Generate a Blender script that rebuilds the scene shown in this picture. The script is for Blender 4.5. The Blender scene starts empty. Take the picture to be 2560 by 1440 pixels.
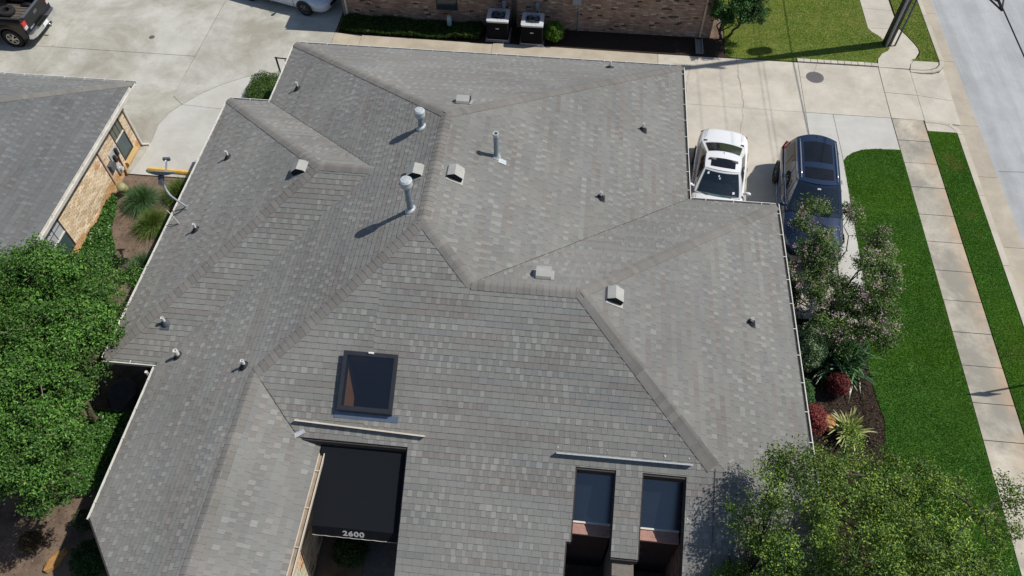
import bpy, math, random
import numpy as np
from mathutils import Vector, Matrix

random.seed(7)
rng = np.random.default_rng(11)
R_ = math.radians
scene = bpy.context.scene
COL = scene.collection

# ------------------------------------------------------------------ camera, sky, sun, exposure
CAM_Z = 19.15
cam_data = bpy.data.cameras.new('camera')
cam_data.sensor_width = 36.0
cam_data.lens = 26.39
cam_data.clip_end = 2000
cam = bpy.data.objects.new('camera', cam_data)
cam.location = (0, 0, CAM_Z)
cam.rotation_euler = (R_(35.68587), R_(0.19239), R_(5.78818))
COL.objects.link(cam)
scene.camera = cam

SUN_EL, SUN_AZ = R_(52.3), R_(16.5)          # azimuth from +X towards +Y
to_sun = Vector((math.cos(SUN_EL) * math.cos(SUN_AZ), math.cos(SUN_EL) * math.sin(SUN_AZ), math.sin(SUN_EL)))
world = bpy.data.worlds.new('World')
scene.world = world
world.use_nodes = True
wn = world.node_tree
wn.nodes.clear()
wo = wn.nodes.new('ShaderNodeOutputWorld')
wb = wn.nodes.new('ShaderNodeBackground')
sky = wn.nodes.new('ShaderNodeTexSky')
sky.sky_type = 'NISHITA'
sky.sun_disc = False
sky.sun_elevation = SUN_EL
sky.sun_rotation = math.pi / 2 - SUN_AZ
sky.air_density = 1.0
sky.dust_density = 0.6
wb.inputs['Strength'].default_value = 0.085
wn.links.new(sky.outputs[0], wb.inputs[0])
wn.links.new(wb.outputs[0], wo.inputs[0])
sun_data = bpy.data.lights.new('sun', 'SUN')
sun_data.energy = 3.95
sun_data.angle = R_(0.53)
sun_data.color = (1.0, 0.945, 0.865)
sun = bpy.data.objects.new('sun', sun_data)
sun.rotation_euler = to_sun.to_track_quat('Z', 'Y').to_euler()
sun.location = (20, 10, 40)
COL.objects.link(sun)
scene.view_settings.view_transform = 'Standard'
scene.view_settings.look = 'None'
scene.view_settings.gamma = 1.0
scene.view_settings.exposure = 0.12
scene.view_settings.use_curve_mapping = False

# ------------------------------------------------------------------ materials
def new_mat(name):
    m = bpy.data.materials.new(name)
    m.use_nodes = True
    nt = m.node_tree
    nt.nodes.clear()
    out = nt.nodes.new('ShaderNodeOutputMaterial')
    return m, nt, out

def N(nt, t, **kw):
    n = nt.nodes.new(t)
    for k, v in kw.items():
        if hasattr(n, k):
            setattr(n, k, v)
        else:
            n.inputs[k].default_value = v
    return n

def ramp(nt, fac, stops):
    r = nt.nodes.new('ShaderNodeValToRGB')
    e = r.color_ramp.elements
    while len(e) < len(stops):
        e.new(0.5)
    for i, (p, c) in enumerate(stops):
        e[i].position = p
        e[i].color = (*c, 1) if len(c) == 3 else c
    nt.links.new(fac, r.inputs[0])
    return r.outputs[0]

def mixc(nt, fac, a, b, mode='MIX'):
    n = nt.nodes.new('ShaderNodeMix')
    n.data_type = 'RGBA'
    n.blend_type = mode
    for sock, val in ((n.inputs[0], fac), (n.inputs[6], a), (n.inputs[7], b)):
        if hasattr(val, 'is_output'):
            nt.links.new(val, sock)
        elif isinstance(val, (int, float)):
            sock.default_value = val
        else:
            sock.default_value = (*val, 1)
    return n.outputs[2]

def noise(nt, scale, detail=4, rough=0.6, coord=None, dist=0.0):
    n = N(nt, 'ShaderNodeTexNoise')
    n.inputs['Scale'].default_value = scale
    n.inputs['Detail'].default_value = detail
    n.inputs['Roughness'].default_value = rough
    n.inputs['Distortion'].default_value = dist
    if coord is None:
        coord = nt.nodes.new('ShaderNodeTexCoord').outputs['Object']
    nt.links.new(coord, n.inputs['Vector'])
    return n.outputs['Fac']

def bump(nt, h, strength, distance):
    b = N(nt, 'ShaderNodeBump')
    b.inputs['Strength'].default_value = strength
    b.inputs['Distance'].default_value = distance
    nt.links.new(h, b.inputs['Height'])
    return b.outputs[0]

def principled(nt, out, color, rough=0.6, metal=0.0, spec=0.5, normal=None, coat=0.0):
    p = N(nt, 'ShaderNodeBsdfPrincipled')
    if hasattr(color, 'is_output'):
        nt.links.new(color, p.inputs['Base Color'])
    else:
        p.inputs['Base Color'].default_value = (*color, 1)
    if hasattr(rough, 'is_output'):
        nt.links.new(rough, p.inputs['Roughness'])
    else:
        p.inputs['Roughness'].default_value = rough
    p.inputs['Metallic'].default_value = metal
    p.inputs['Specular IOR Level'].default_value = spec
    p.inputs['Coat Weight'].default_value = coat
    p.inputs['Coat Roughness'].default_value = 0.04
    if normal is not None:
        nt.links.new(normal, p.inputs['Normal'])
    nt.links.new(p.outputs[0], out.inputs[0])
    return p

def simple(name, color, rough=0.6, metal=0.0, spec=0.4, var=0.12, nscale=6.0, bmp=0.0, coat=0.0):
    m, nt, out = new_mat(name)
    f = noise(nt, nscale, 5)
    c = ramp(nt, f, [(0.25, tuple(x * (1 - var) for x in color)), (0.75, tuple(min(1, x * (1 + var)) for x in color))])
    nrm = bump(nt, noise(nt, nscale * 12, 3), bmp, 0.01) if bmp else None
    principled(nt, out, c, rough, metal, spec, nrm, coat)
    return m

def piece_mat(name, rough=0.9, fine=120.0, fine_amt=0.25, bmp=0.3, spec=0.2, big=0.8, big_amt=0.12, stain=None):
    """granular material: colour of each piece comes from its own 'piece_color', with grain and weathering"""
    m, nt, out = new_mat(name)
    a = N(nt, 'ShaderNodeAttribute', attribute_name='piece_color')
    g = noise(nt, fine, 2, 0.7)
    gr = ramp(nt, g, [(0.3, (1 - fine_amt,) * 3), (0.7, (1 + fine_amt,) * 3)])
    c = mixc(nt, 1.0, a.outputs['Color'], gr, 'MULTIPLY')
    w = noise(nt, big, 5, 0.6)
    wr = ramp(nt, w, [(0.3, (1 - big_amt,) * 3), (0.7, (1 + big_amt,) * 3)])
    c = mixc(nt, 1.0, c, wr, 'MULTIPLY')
    if stain:
        s = ramp(nt, noise(nt, stain[1], 6, 0.7), [(stain[2], (0, 0, 0)), (stain[2] + 0.15, (1, 1, 1))])
        c = mixc(nt, s, c, mixc(nt, 0.6, c, stain[0]))
    nrm = bump(nt, noise(nt, fine * 0.8, 2), bmp, 0.004) if bmp else None
    p = principled(nt, out, c, rough, 0, spec, nrm)
    if 'Diffuse Roughness' in p.inputs:
        p.inputs['Diffuse Roughness'].default_value = 0.35
    return m

def leaf_mat(name, trans=0.3, rough=0.5, spec=0.35):
    m, nt, out = new_mat(name)
    a = N(nt, 'ShaderNodeAttribute', attribute_name='piece_color')
    p = N(nt, 'ShaderNodeBsdfPrincipled')
    p.inputs['Roughness'].default_value = rough
    p.inputs['Specular IOR Level'].default_value = spec
    nt.links.new(a.outputs['Color'], p.inputs['Base Color'])
    t = N(nt, 'ShaderNodeBsdfTranslucent')
    tc = mixc(nt, 1.0, a.outputs['Color'], (1.25, 1.35, 0.55), 'MULTIPLY')
    nt.links.new(tc, t.inputs[0])
    mx = N(nt, 'ShaderNodeMixShader')
    mx.inputs[0].default_value = trans
    nt.links.new(p.outputs[0], mx.inputs[1])
    nt.links.new(t.outputs[0], mx.inputs[2])
    nt.links.new(mx.outputs[0], out.inputs[0])
    return m

def concrete(name, c1, c2, grime, grime_amt=0.5, gscale=0.45, edge=None, dark_spots=True, grime_lo=0.46):
    m, nt, out = new_mat(name)
    co = nt.nodes.new('ShaderNodeTexCoord').outputs['Object']
    oi = N(nt, 'ShaderNodeObjectInfo')
    base = ramp(nt, noise(nt, 1.3, 6, 0.65, co), [(0.3, c1), (0.7, c2)])
    v = ramp(nt, oi.outputs['Random'], [(0, (0.93, 0.93, 0.94)), (1, (1.05, 1.04, 1.02))])
    base = mixc(nt, 1.0, base, v, 'MULTIPLY')
    gm = ramp(nt, noise(nt, gscale, 8, 0.72, co, 0.4), [(grime_lo, (0, 0, 0)), (grime_lo + 0.2, (1, 1, 1))])
    gm2 = N(nt, 'ShaderNodeMath', operation='MULTIPLY')
    nt.links.new(gm, gm2.inputs[0])
    gm2.inputs[1].default_value = grime_amt
    base = mixc(nt, gm2.outputs[0], base, grime)
    fine = ramp(nt, noise(nt, 45, 3, 0.7, co), [(0.3, (0.9, 0.9, 0.9)), (0.7, (1.08, 1.08, 1.08))])
    base = mixc(nt, 1.0, base, fine, 'MULTIPLY')
    if dark_spots:
        sp = ramp(nt, noise(nt, 5.5, 4, 0.8, co), [(0.66, (0, 0, 0)), (0.78, (1, 1, 1))])
        k = N(nt, 'ShaderNodeMath', operation='MULTIPLY')
        nt.links.new(sp, k.inputs[0])
        k.inputs[1].default_value = 0.42
        base = mixc(nt, k.outputs[0], base, grime)
        oil = ramp(nt, noise(nt, 1.9, 3, 0.55, co), [(0.70, (0, 0, 0)), (0.80, (1, 1, 1))])
        ko = N(nt, 'ShaderNodeMath', operation='MULTIPLY')
        nt.links.new(oil, ko.inputs[0])
        ko.inputs[1].default_value = 0.35
        base = mixc(nt, ko.outputs[0], base, tuple(x * 0.55 for x in grime))
    if edge:                                       # soil stain creeping in from the lawn along x = edge[0]
        sx = N(nt, 'ShaderNodeSeparateXYZ')
        nt.links.new(co, sx.inputs[0])
        mr = N(nt, 'ShaderNodeMapRange')
        mr.inputs[1].default_value = edge[0] - edge[1]
        mr.inputs[2].default_value = edge[0]
        nt.links.new(sx.outputs[0], mr.inputs[0])
        nz = ramp(nt, noise(nt, 1.1, 5, 0.6, co), [(0.38, (0, 0, 0)), (0.66, (1, 1, 1))])
        k = N(nt, 'ShaderNodeMath', operation='MULTIPLY')
        nt.links.new(mr.outputs[0], k.inputs[0])
        nt.links.new(nz, k.inputs[1])
        base = mixc(nt, k.outputs[0], base, edge[2])
    nrm = bump(nt, noise(nt, 60, 4, 0.7, co), 0.15, 0.01)
    principled(nt, out, base, 0.85, 0, 0.3, nrm)
    return m

M = {}
M['shingle'] = piece_mat('asphalt_shingle', rough=0.93, fine=160, fine_amt=0.28, bmp=0.5, big=0.3, big_amt=0.11)
M['deck'] = simple('roof_underlay', (0.1, 0.097, 0.093), 0.95)
M['brick'] = piece_mat('brick_clay', rough=0.9, fine=70, fine_amt=0.22, bmp=0.4, big=0.9, big_amt=0.14)
M['mortar'] = simple('mortar', (0.30, 0.27, 0.225), 0.95, var=0.2, nscale=9, bmp=0.4)
M['mortar_dark'] = simple('mortar_dark', (0.17, 0.15, 0.13), 0.95, var=0.2, nscale=9, bmp=0.4)
M['white_metal'] = simple('white_painted_metal', (0.68, 0.675, 0.63), 0.45, 0, 0.4, 0.14, 3)
M['cream'] = simple('cream_paint', (0.62, 0.56, 0.46), 0.55, 0, 0.4, 0.12, 3)
M['fascia'] = simple('brown_fascia', (0.045, 0.038, 0.035), 0.7)
M['white_fascia'] = simple('weathered_white_fascia', (0.62, 0.6, 0.55), 0.6, var=0.2, nscale=3)
M['galv'] = simple('galvanised_steel', (0.235, 0.29, 0.33), 0.45, 0.3, 0.5, 0.3, 14, 0.1)
M['galv_top'] = simple('bleached_galvanised_cap', (0.44, 0.475, 0.49), 0.55, 0.1, 0.5, 0.35, 40)
M['pvc'] = simple('white_pvc', (0.72, 0.72, 0.7), 0.45, 0, 0.5, 0.1, 10)
M['boot'] = simple('black_rubber_boot', (0.022, 0.023, 0.026), 0.7, 0, 0.4)
M['boot_grey'] = simple('grey_lead_flashing', (0.10, 0.115, 0.135), 0.6, 0.2, 0.4)
M['vent_grey'] = simple('pale_grey_vent', (0.37, 0.37, 0.345), 0.5, 0.0, 0.4, 0.1, 6)
M['vent_dark'] = simple('vent_side_shade', (0.012, 0.012, 0.013), 0.9)
M['bronze'] = simple('dark_bronze_frame', (0.045, 0.048, 0.056), 0.4, 0.4, 0.5)
M['bluegrey'] = simple('blue_grey_flashing', (0.13, 0.17, 0.235), 0.5, 0.4, 0.5)
M['awning'] = simple('black_awning_cloth', (0.0115, 0.0135, 0.0175), 0.9, 0, 0.1, 0.2, 60, 0.3)
M["white_print"] = simple("white_print", (0.55, 0.55, 0.55), 0.7, var=0.02)
M['soil'] = simple('bare_soil', (0.165, 0.122, 0.092), 0.97, 0, 0.1, 0.45, 2.2, 0.8)
M['mulch_base'] = simple('mulch_base', (0.045, 0.032, 0.025), 0.97, 0, 0.1, 0.4, 20, 0.8)
M['tan_dirt'] = simple('tan_gutter_dirt', (0.27, 0.21, 0.15), 0.9, var=0.3)
M['gutter_dirt'] = simple('gutter_dirt', (0.055, 0.05, 0.045), 0.9, var=0.3)
M['joint'] = simple('joint_filler', (0.05, 0.042, 0.034), 0.95, var=0.3)
M['crack'] = simple('crack_dirt', (0.16, 0.13, 0.10), 0.95, var=0.3)
M['lot'] = concrete('lot_concrete', (0.425, 0.42, 0.37), (0.53, 0.525, 0.475), (0.27, 0.25, 0.195), 0.75, 0.33, None, True, 0.43)
M['lot_new'] = concrete('lot_concrete_pale', (0.47, 0.465, 0.43), (0.55, 0.545, 0.51), (0.36, 0.345, 0.30), 0.4)
M['drive'] = concrete('drive_concrete', (0.465, 0.43, 0.36), (0.575, 0.54, 0.465), (0.33, 0.305, 0.26), 0.55, 0.5)
M['path'] = concrete('path_concrete', (0.42, 0.37, 0.285), (0.53, 0.475, 0.375), (0.30, 0.255, 0.19), 0.55, 0.7)
M['shaded_path'] = simple('path_shade_tone', (0.13, 0.12, 0.11), 0.9, var=0.3, nscale=9)  # path colour darkened to stand in for the building's shade
M['walk_up'] = concrete('upper_sidewalk_concrete', (0.455, 0.425, 0.36), (0.555, 0.525, 0.45), (0.36, 0.335, 0.28), 0.5, 0.6)
M['walk'] = concrete('sidewalk_concrete', (0.46, 0.42, 0.345), (0.565, 0.525, 0.44), (0.225, 0.215, 0.185), 0.8, 0.45, (13.14, 0.7, (0.47, 0.325, 0.20)), True, 0.38)
M['kerb'] = concrete('kerb_concrete', (0.44, 0.405, 0.33), (0.545, 0.51, 0.43), (0.33, 0.30, 0.24), 0.4, 1.2)
M['pan'] = concrete('gutter_pan_concrete', (0.38, 0.335, 0.265), (0.47, 0.425, 0.345), (0.30, 0.27, 0.22), 0.5, 0.8)
M['road'] = concrete('street_surface', (0.385, 0.40, 0.408), (0.455, 0.47, 0.475), (0.31, 0.32, 0.325), 0.55, 0.5)
def road_wear(m):
    nt = m.node_tree
    p = next(n for n in nt.nodes if n.type == 'BSDF_PRINCIPLED')
    src = p.inputs['Base Color'].links[0].from_socket
    mp = N(nt, 'ShaderNodeMapping')
    mp.inputs['Scale'].default_value = (1.4, 0.06, 1)
    nt.links.new(nt.nodes.new('ShaderNodeTexCoord').outputs['Object'], mp.inputs['Vector'])
    f = ramp(nt, noise(nt, 1.0, 6, 0.7, mp.outputs[0]), [(0.36, (0.84, 0.84, 0.84)), (0.62, (1.05, 1.05, 1.05))])
    g = ramp(nt, noise(nt, 3.2, 8, 0.8), [(0.6, (1, 1, 1)), (0.75, (0.82, 0.82, 0.83))])
    c = mixc(nt, 1.0, mixc(nt, 1.0, src, f, 'MULTIPLY'), g, 'MULTIPLY')
    nt.links.new(c, p.inputs['Base Color'])
road_wear(M['road'])
M['yellow'] = simple('yellow_paint', (0.72, 0.49, 0.13), 0.6, var=0.15)
M['iron'] = simple('cast_iron', (0.14, 0.13, 0.135), 0.7, 0.3, 0.4, 0.3, 14, 0.5)
M['leaf'] = leaf_mat('leaf', 0.15, 0.55, 0.3)
M['leaf_glossy'] = leaf_mat('leaf_glossy', 0.22, 0.35, 0.5)
M['grass'] = leaf_mat('grass_blade', 0.3, 0.6, 0.25)
M['petal'] = leaf_mat('petal', 0.35, 0.7, 0.2)
M['bark'] = simple('bark', (0.17, 0.125, 0.09), 0.9, var=0.35, nscale=14, bmp=0.6)
M['bark_dark'] = simple('bark_dark', (0.07, 0.055, 0.042), 0.9, var=0.35, nscale=14, bmp=0.6)
M['rock'] = simple('sandstone', (0.40, 0.215, 0.075), 0.85, var=0.35, nscale=7, bmp=0.6)
M['shaded_stone'] = simple('shade_darkened_stone', (0.09, 0.088, 0.085), 0.9, var=0.3, nscale=7, bmp=0.6)  # pale stone with the corner's shade put into its colour
M['grey_rock'] = simple('grey_stone', (0.25, 0.24, 0.23), 0.85, var=0.3, nscale=7, bmp=0.6)
M['pole_wood'] = simple('treated_pole_wood', (0.06, 0.047, 0.04), 0.85, var=0.4, nscale=5, bmp=0.5)
M['conduit'] = simple('grey_conduit', (0.30, 0.33, 0.38), 0.5, 0.1, 0.4)
M['cable'] = simple('black_cable', (0.012, 0.012, 0.013), 0.6)
M['tyre'] = simple('tyre_rubber', (0.017, 0.017, 0.018), 0.8)
M['rim'] = simple('alloy_rim', (0.55, 0.54, 0.5), 0.35, 0.7, 0.5, 0.1)
M['rim_dark'] = simple('dark_alloy_rim', (0.16, 0.16, 0.16), 0.35, 0.6, 0.5, 0.1)
M['car_black'] = simple('black_trim', (0.012, 0.012, 0.013), 0.5)
M['chrome'] = simple('chrome', (0.72, 0.73, 0.74), 0.18, 0.9, 0.5, 0.05)
M['plate'] = simple('number_plate_white', (0.75, 0.77, 0.8), 0.5)
M['ac_dark'] = simple('dark_unit_louvre', (0.009, 0.009, 0.010), 0.8, 0, 0.15)
M['ac_top'] = simple('unit_top_paint', (0.54, 0.56, 0.58), 0.5, 0.05, 0.4)
M['meter'] = simple('meter_grey', (0.46, 0.48, 0.48), 0.5, 0.2)
M['rust'] = simple('rusty_brown_metal', (0.17, 0.085, 0.05), 0.7, 0.2)
M['pink_paint'] = simple('pinkish_downspout_paint', (0.56, 0.43, 0.37), 0.6)
M['red_sill'] = simple('red_brick_sill', (0.37, 0.215, 0.18), 0.85, var=0.2, nscale=12, bmp=0.4)
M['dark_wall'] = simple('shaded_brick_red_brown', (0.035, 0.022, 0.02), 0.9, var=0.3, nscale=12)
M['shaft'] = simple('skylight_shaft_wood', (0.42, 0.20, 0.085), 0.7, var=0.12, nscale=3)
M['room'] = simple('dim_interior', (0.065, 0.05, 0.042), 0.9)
M['red_lens'] = simple('red_lens', (0.55, 0.012, 0.012), 0.2, 0, 0.6, 0.05, coat=0.6)
M['clear_lens'] = simple('clear_lens', (0.6, 0.62, 0.62), 0.15, 0.3, 0.6, 0.1, 30)
M['bedliner'] = simple('bed_liner', (0.11, 0.09, 0.075), 0.8, var=0.3)
M['green_stain'] = simple('patina_paint', (0.32, 0.43, 0.33), 0.8)
M['bin_green'] = simple('olive_plastic', (0.30, 0.30, 0.15), 0.6)
M['aqua'] = simple('pale_aqua_plastic', (0.42, 0.56, 0.54), 0.5)

def paint(name, color, metal=0.3, rough=0.3, coat=1.0, spec=0.5):
    m, nt, out = new_mat(name)
    f = noise(nt, 400, 2)
    c = ramp(nt, f, [(0.35, tuple(x * 0.93 for x in color)), (0.65, tuple(min(1, x * 1.07) for x in color))])
    principled(nt, out, c, rough, metal, spec, None, coat)
    return m

M['paint_white'] = paint('pearl_white_paint', (0.74, 0.755, 0.765), 0.0, 0.35)
M['paint_white2'] = paint('cool_white_paint', (0.66, 0.70, 0.76), 0.0, 0.35)
M['paint_navy'] = paint('navy_metallic_paint', (0.018, 0.034, 0.075), 0.5, 0.25)
M['paint_black'] = paint('black_paint', (0.006, 0.0065, 0.009), 0.0, 0.3, 0.45, 0.2)

def glass_dark(name, tint=(0.012, 0.016, 0.02), rough=0.04):
    m, nt, out = new_mat(name)
    c = ramp(nt, noise(nt, 3, 3), [(0.3, tint), (0.7, tuple(x * 1.5 for x in tint))])
    principled(nt, out, c, rough, 0, 0.5)
    return m

M['car_glass'] = glass_dark('tinted_car_glass')
M['car_glass_green'] = glass_dark('windscreen_glass', (0.012, 0.028, 0.035))
M['seat_grey'] = simple('grey_car_seat', (0.14, 0.135, 0.125), 0.8)
M['roof_glass'] = glass_dark('sunroof_glass', (0.006, 0.007, 0.009), 0.12)
M['window_glass'] = glass_dark('window_glass', (0.03, 0.045, 0.055), 0.06)
M['window_pale'] = simple('window_with_pale_blind', (0.42, 0.45, 0.47), 0.25, 0, 0.5, 0.1, 3)

def clear_glass(name, tint, refl=0.06, film=(0.25, 0.3, 0.38), gloss=0.06, grough=0.06):
    m, nt, out = new_mat(name)
    t = N(nt, 'ShaderNodeBsdfTransparent')
    dirt = ramp(nt, noise(nt, 14, 5, 0.7), [(0.3, tuple(x * 0.9 for x in tint)), (0.7, tint)])
    nt.links.new(dirt, t.inputs[0])
    g = N(nt, 'ShaderNodeBsdfGlossy')
    g.inputs['Roughness'].default_value = grough
    mx = N(nt, 'ShaderNodeMixShader')
    mx.inputs[0].default_value = gloss
    nt.links.new(t.outputs[0], mx.inputs[1])
    nt.links.new(g.outputs[0], mx.inputs[2])
    d = N(nt, 'ShaderNodeBsdfDiffuse')
    d.inputs[0].default_value = (*film, 1)
    m2 = N(nt, 'ShaderNodeMixShader')
    m2.inputs[0].default_value = refl
    nt.links.new(mx.outputs[0], m2.inputs[1])
    nt.links.new(d.outputs[0], m2.inputs[2])
    nt.links.new(m2.outputs[0], out.inputs[0])
    return m

M['skylight_glass'] = clear_glass('skylight_glass', (0.6, 0.6, 0.62), 0.03, (0.1, 0.13, 0.17), 0.14, 0.12)
M['screen_glass'] = clear_glass('clear_windscreen', (0.42, 0.52, 0.52), 0.06, (0.06, 0.10, 0.12), 0.16, 0.03)
M['slope_glass'] = clear_glass('sloped_window_glass', (0.10, 0.13, 0.17), 0.10, (0.03, 0.05, 0.09), 0.27, 0.25)

# ------------------------------------------------------------------ mesh helpers
class MB:
    def __init__(self):
        self.v, self.f, self.c = [], [], []
    def add(self, verts, faces, color=None):
        o = len(self.v)
        self.v += [tuple(p) for p in verts]
        self.f += [tuple(i + o for i in fc) for fc in faces]
        self.c += [color] * len(faces)
        return self
    def box(self, a, b, color=None, mat=None):
        x0, y0, z0 = a
        x1, y1, z1 = b
        vs = [(x0, y0, z0), (x1, y0, z0), (x1, y1, z0), (x0, y1, z0), (x0, y0, z1), (x1, y0, z1), (x1, y1, z1), (x0, y1, z1)]
        if mat is not None:
            vs = [mat @ Vector(p) for p in vs]
        return self.add(vs, [(0, 3, 2, 1), (4, 5, 6, 7), (0, 1, 5, 4), (1, 2, 6, 5), (2, 3, 7, 6), (3, 0, 4, 7)], color)
    def prism(self, pts, z0, z1, color=None):
        n = len(pts)
        a = sum(pts[i][0] * pts[(i + 1) % n][1] - pts[(i + 1) % n][0] * pts[i][1] for i in range(n))
        if a < 0:
            pts = pts[::-1]
        vs = [(p[0], p[1], z0) for p in pts] + [(p[0], p[1], z1) for p in pts]
        fs = [tuple(range(n - 1, -1, -1)), tuple(range(n, 2 * n))]
        fs += [(i, (i + 1) % n, n + (i + 1) % n, n + i) for i in range(n)]
        return self.add(vs, fs, color)
    def bar(self, p0, p1, w, h, up=(0, 0, 1), color=None):
        p0, p1 = Vector(p0), Vector(p1)
        d = (p1 - p0).normalized()
        s = d.cross(Vector(up))
        if s.length < 1e-5:
            s = d.cross(Vector((1, 0, 0)))
        s.normalize()
        u = s.cross(d)
        vs = [p + s * (i * w / 2) + u * (j * h / 2) for p in (p0, p1) for i, j in ((-1, -1), (1, -1), (1, 1), (-1, 1))]
        return self.add(vs, [(0, 1, 2, 3), (7, 6, 5, 4), (0, 4, 5, 1), (1, 5, 6, 2), (2, 6, 7, 3), (3, 7, 4, 0)], color)
    def tube(self, path, radii, n=8, caps=True, color=None):
        path = [Vector(p) for p in path]
        if not hasattr(radii, '__len__'):
            radii = [radii] * len(path)
        rings = []
        ref = Vector((0.31, 0.17, 0.93)).normalized()
        for i, p in enumerate(path):
            d = (path[min(i + 1, len(path) - 1)] - path[max(i - 1, 0)])
            if d.length < 1e-9:
                d = Vector((0, 0, 1))
            d.normalize()
            s = d.cross(ref)
            if s.length < 0.05:
                s = d.cross(Vector((1, 0, 0)))
            s.normalize()
            u = s.cross(d)
            rings.append([p + (s * math.cos(2 * math.pi * k / n) + u * math.sin(2 * math.pi * k / n)) * radii[i] for k in range(n)])
        vs = [q for r in rings for q in r]
        fs = []
        for i in range(len(rings) - 1):
            for k in range(n):
                a, b = i * n + k, i * n + (k + 1) % n
                fs.append((a, b, b + n, a + n))
        if caps:
            fs.append(tuple(range(n - 1, -1, -1)))
            fs.append(tuple(range((len(rings) - 1) * n, len(rings) * n)))
        return self.add(vs, fs, color)
    def lathe(self, prof, center=(0, 0, 0), n=20, axis='Z', color=None):
        cx, cy, cz = center
        vs, fs = [], []
        for r, h in prof:
            for k in range(n):
                a = 2 * math.pi * k / n
                if axis == 'Z':
                    vs.append((cx + r * math.cos(a), cy + r * math.sin(a), cz + h))
                else:
                    vs.append((cx + r * math.cos(a), cy + h, cz + r * math.sin(a)))
        for i in range(len(prof) - 1):
            for k in range(n):
                a, b = i * n + k, i * n + (k + 1) % n
                fs.append((a, b, b + n, a + n))
        return self.add(vs, fs, color)
    def grid(self, fn, nu, nv, color=None):
        vs = [fn(i / nu, j / nv) for j in range(nv + 1) for i in range(nu + 1)]
        fs = [(j * (nu + 1) + i, j * (nu + 1) + i + 1, (j + 1) * (nu + 1) + i + 1, (j + 1) * (nu + 1) + i) for j in range(nv) for i in range(nu)]
        return self.add(vs, fs, color)
    def build(self, name, mat, parent=None, smooth=False, world_coords=True, subsurf=0, auto=None):
        me = bpy.data.meshes.new(name)
        me.from_pydata(self.v, [], self.f)
        if any(c is not None for c in self.c):
            at = me.attributes.new('piece_color', 'FLOAT_COLOR', 'FACE')
            buf = np.ones((len(self.f), 4), dtype=np.float32)
            for i, c in enumerate(self.c):
                if c is not None:
                    buf[i, :3] = c
            at.data.foreach_set('color', buf.ravel())
        me.materials.append(M[mat] if isinstance(mat, str) else mat)
        if smooth:
            me.polygons.foreach_set('use_smooth', [True] * len(me.polygons))
            if auto:
                me.set_sharp_from_angle(angle=R_(auto))
        me.update()
        return link(name, me, parent, world_coords, subsurf)

def link(name, me, parent=None, world_coords=True, subsurf=0):
    o = bpy.data.objects.new(name, me)
    COL.objects.link(o)
    if parent is not None:
        o.parent = parent
        if world_coords:
            o.matrix_parent_inverse = root_matrix(parent).inverted()
    if subsurf:
        s = o.modifiers.new('smooth', 'SUBSURF')
        s.levels = s.render_levels = subsurf
    return o

def root_matrix(o):
    m = Matrix.LocRotScale(o.location, o.rotation_euler, o.scale)
    if o.parent is not None:
        m = root_matrix(o.parent) @ o.matrix_parent_inverse @ m
    return m

def tag(o, label=None, cat=None, group=None, kind=None):
    if label:
        o['label'] = label
    if cat:
        o['category'] = cat
    if group:
        o['group'] = group
    if kind:
        o['kind'] = kind
    return o

def thing(name, label, cat, loc=(0, 0, 0), rz=0.0, group=None):
    o = bpy.data.objects.new(name, None)
    o.empty_display_size = 0.3
    o.location = loc
    o.rotation_euler = (0, 0, rz)
    COL.objects.link(o)
    return tag(o, label, cat, group)

def np_mesh(name, V, F, C, mat, parent=None, smooth=False, world_coords=True):
    me = bpy.data.meshes.new(name)
    V = np.ascontiguousarray(V, dtype=np.float32)
    F = np.ascontiguousarray(F, dtype=np.int32)
    k = F.shape[1]
    me.vertices.add(len(V))
    me.vertices.foreach_set('co', V.ravel())
    me.loops.add(F.size)
    me.loops.foreach_set('vertex_index', F.ravel())
    me.polygons.add(len(F))
    me.polygons.foreach_set('loop_start', np.arange(0, F.size, k, dtype=np.int32))
    me.polygons.foreach_set('loop_total', np.full(len(F), k, dtype=np.int32))
    if smooth:
        me.polygons.foreach_set('use_smooth', np.ones(len(F), dtype=bool))
    me.update(calc_edges=True)
    if C is not None:
        at = me.attributes.new('piece_color', 'FLOAT_COLOR', 'FACE')
        buf = np.ones((len(F), 4), dtype=np.float32)
        buf[:, :3] = C
        at.data.foreach_set('color', buf.ravel())
    me.materials.append(M[mat])
    return link(name, me, parent, world_coords)

# how large a piece shows in the photograph: used only to choose which pieces become objects of their own
_CR = np.array(cam.rotation_euler.to_matrix())
def shown(verts):
    P = np.array(verts) - np.array([0, 0, CAM_Z])
    q = P @ _CR
    d = -q[:, 2]
    u = 512 + 1024 * 26.39 / 36 * q[:, 0] / d
    v = 288 - 1024 * 26.39 / 36 * q[:, 1] / d
    cu, cv = u.mean(), v.mean()
    if not (0 < cu < 1024 and 0 < cv < 576):
        return 0.0
    return (u.max() - u.min()) * (v.max() - v.min())

def emit_pieces(pieces, name, parent, mat, limit=300, visible=None):
    """pieces: (verts, faces, colour). The largest in view are parts of their own, the others one part of kind stuff"""
    sc = [shown(p[0]) * (1 if visible is None or visible(p) else 0) for p in pieces]
    order = sorted(range(len(pieces)), key=lambda i: -sc[i])
    n = 0
    rest = MB()
    for i in order:
        vs, fs, c = pieces[i]
        if n < limit and sc[i] > 0:
            MB().add(vs, fs, c).build(name, mat, parent)
            n += 1
        else:
            rest.add(vs, fs, c)
    if rest.v:
        o = rest.build(name + '_field', mat, parent)
        o['kind'] = 'stuff'

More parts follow.
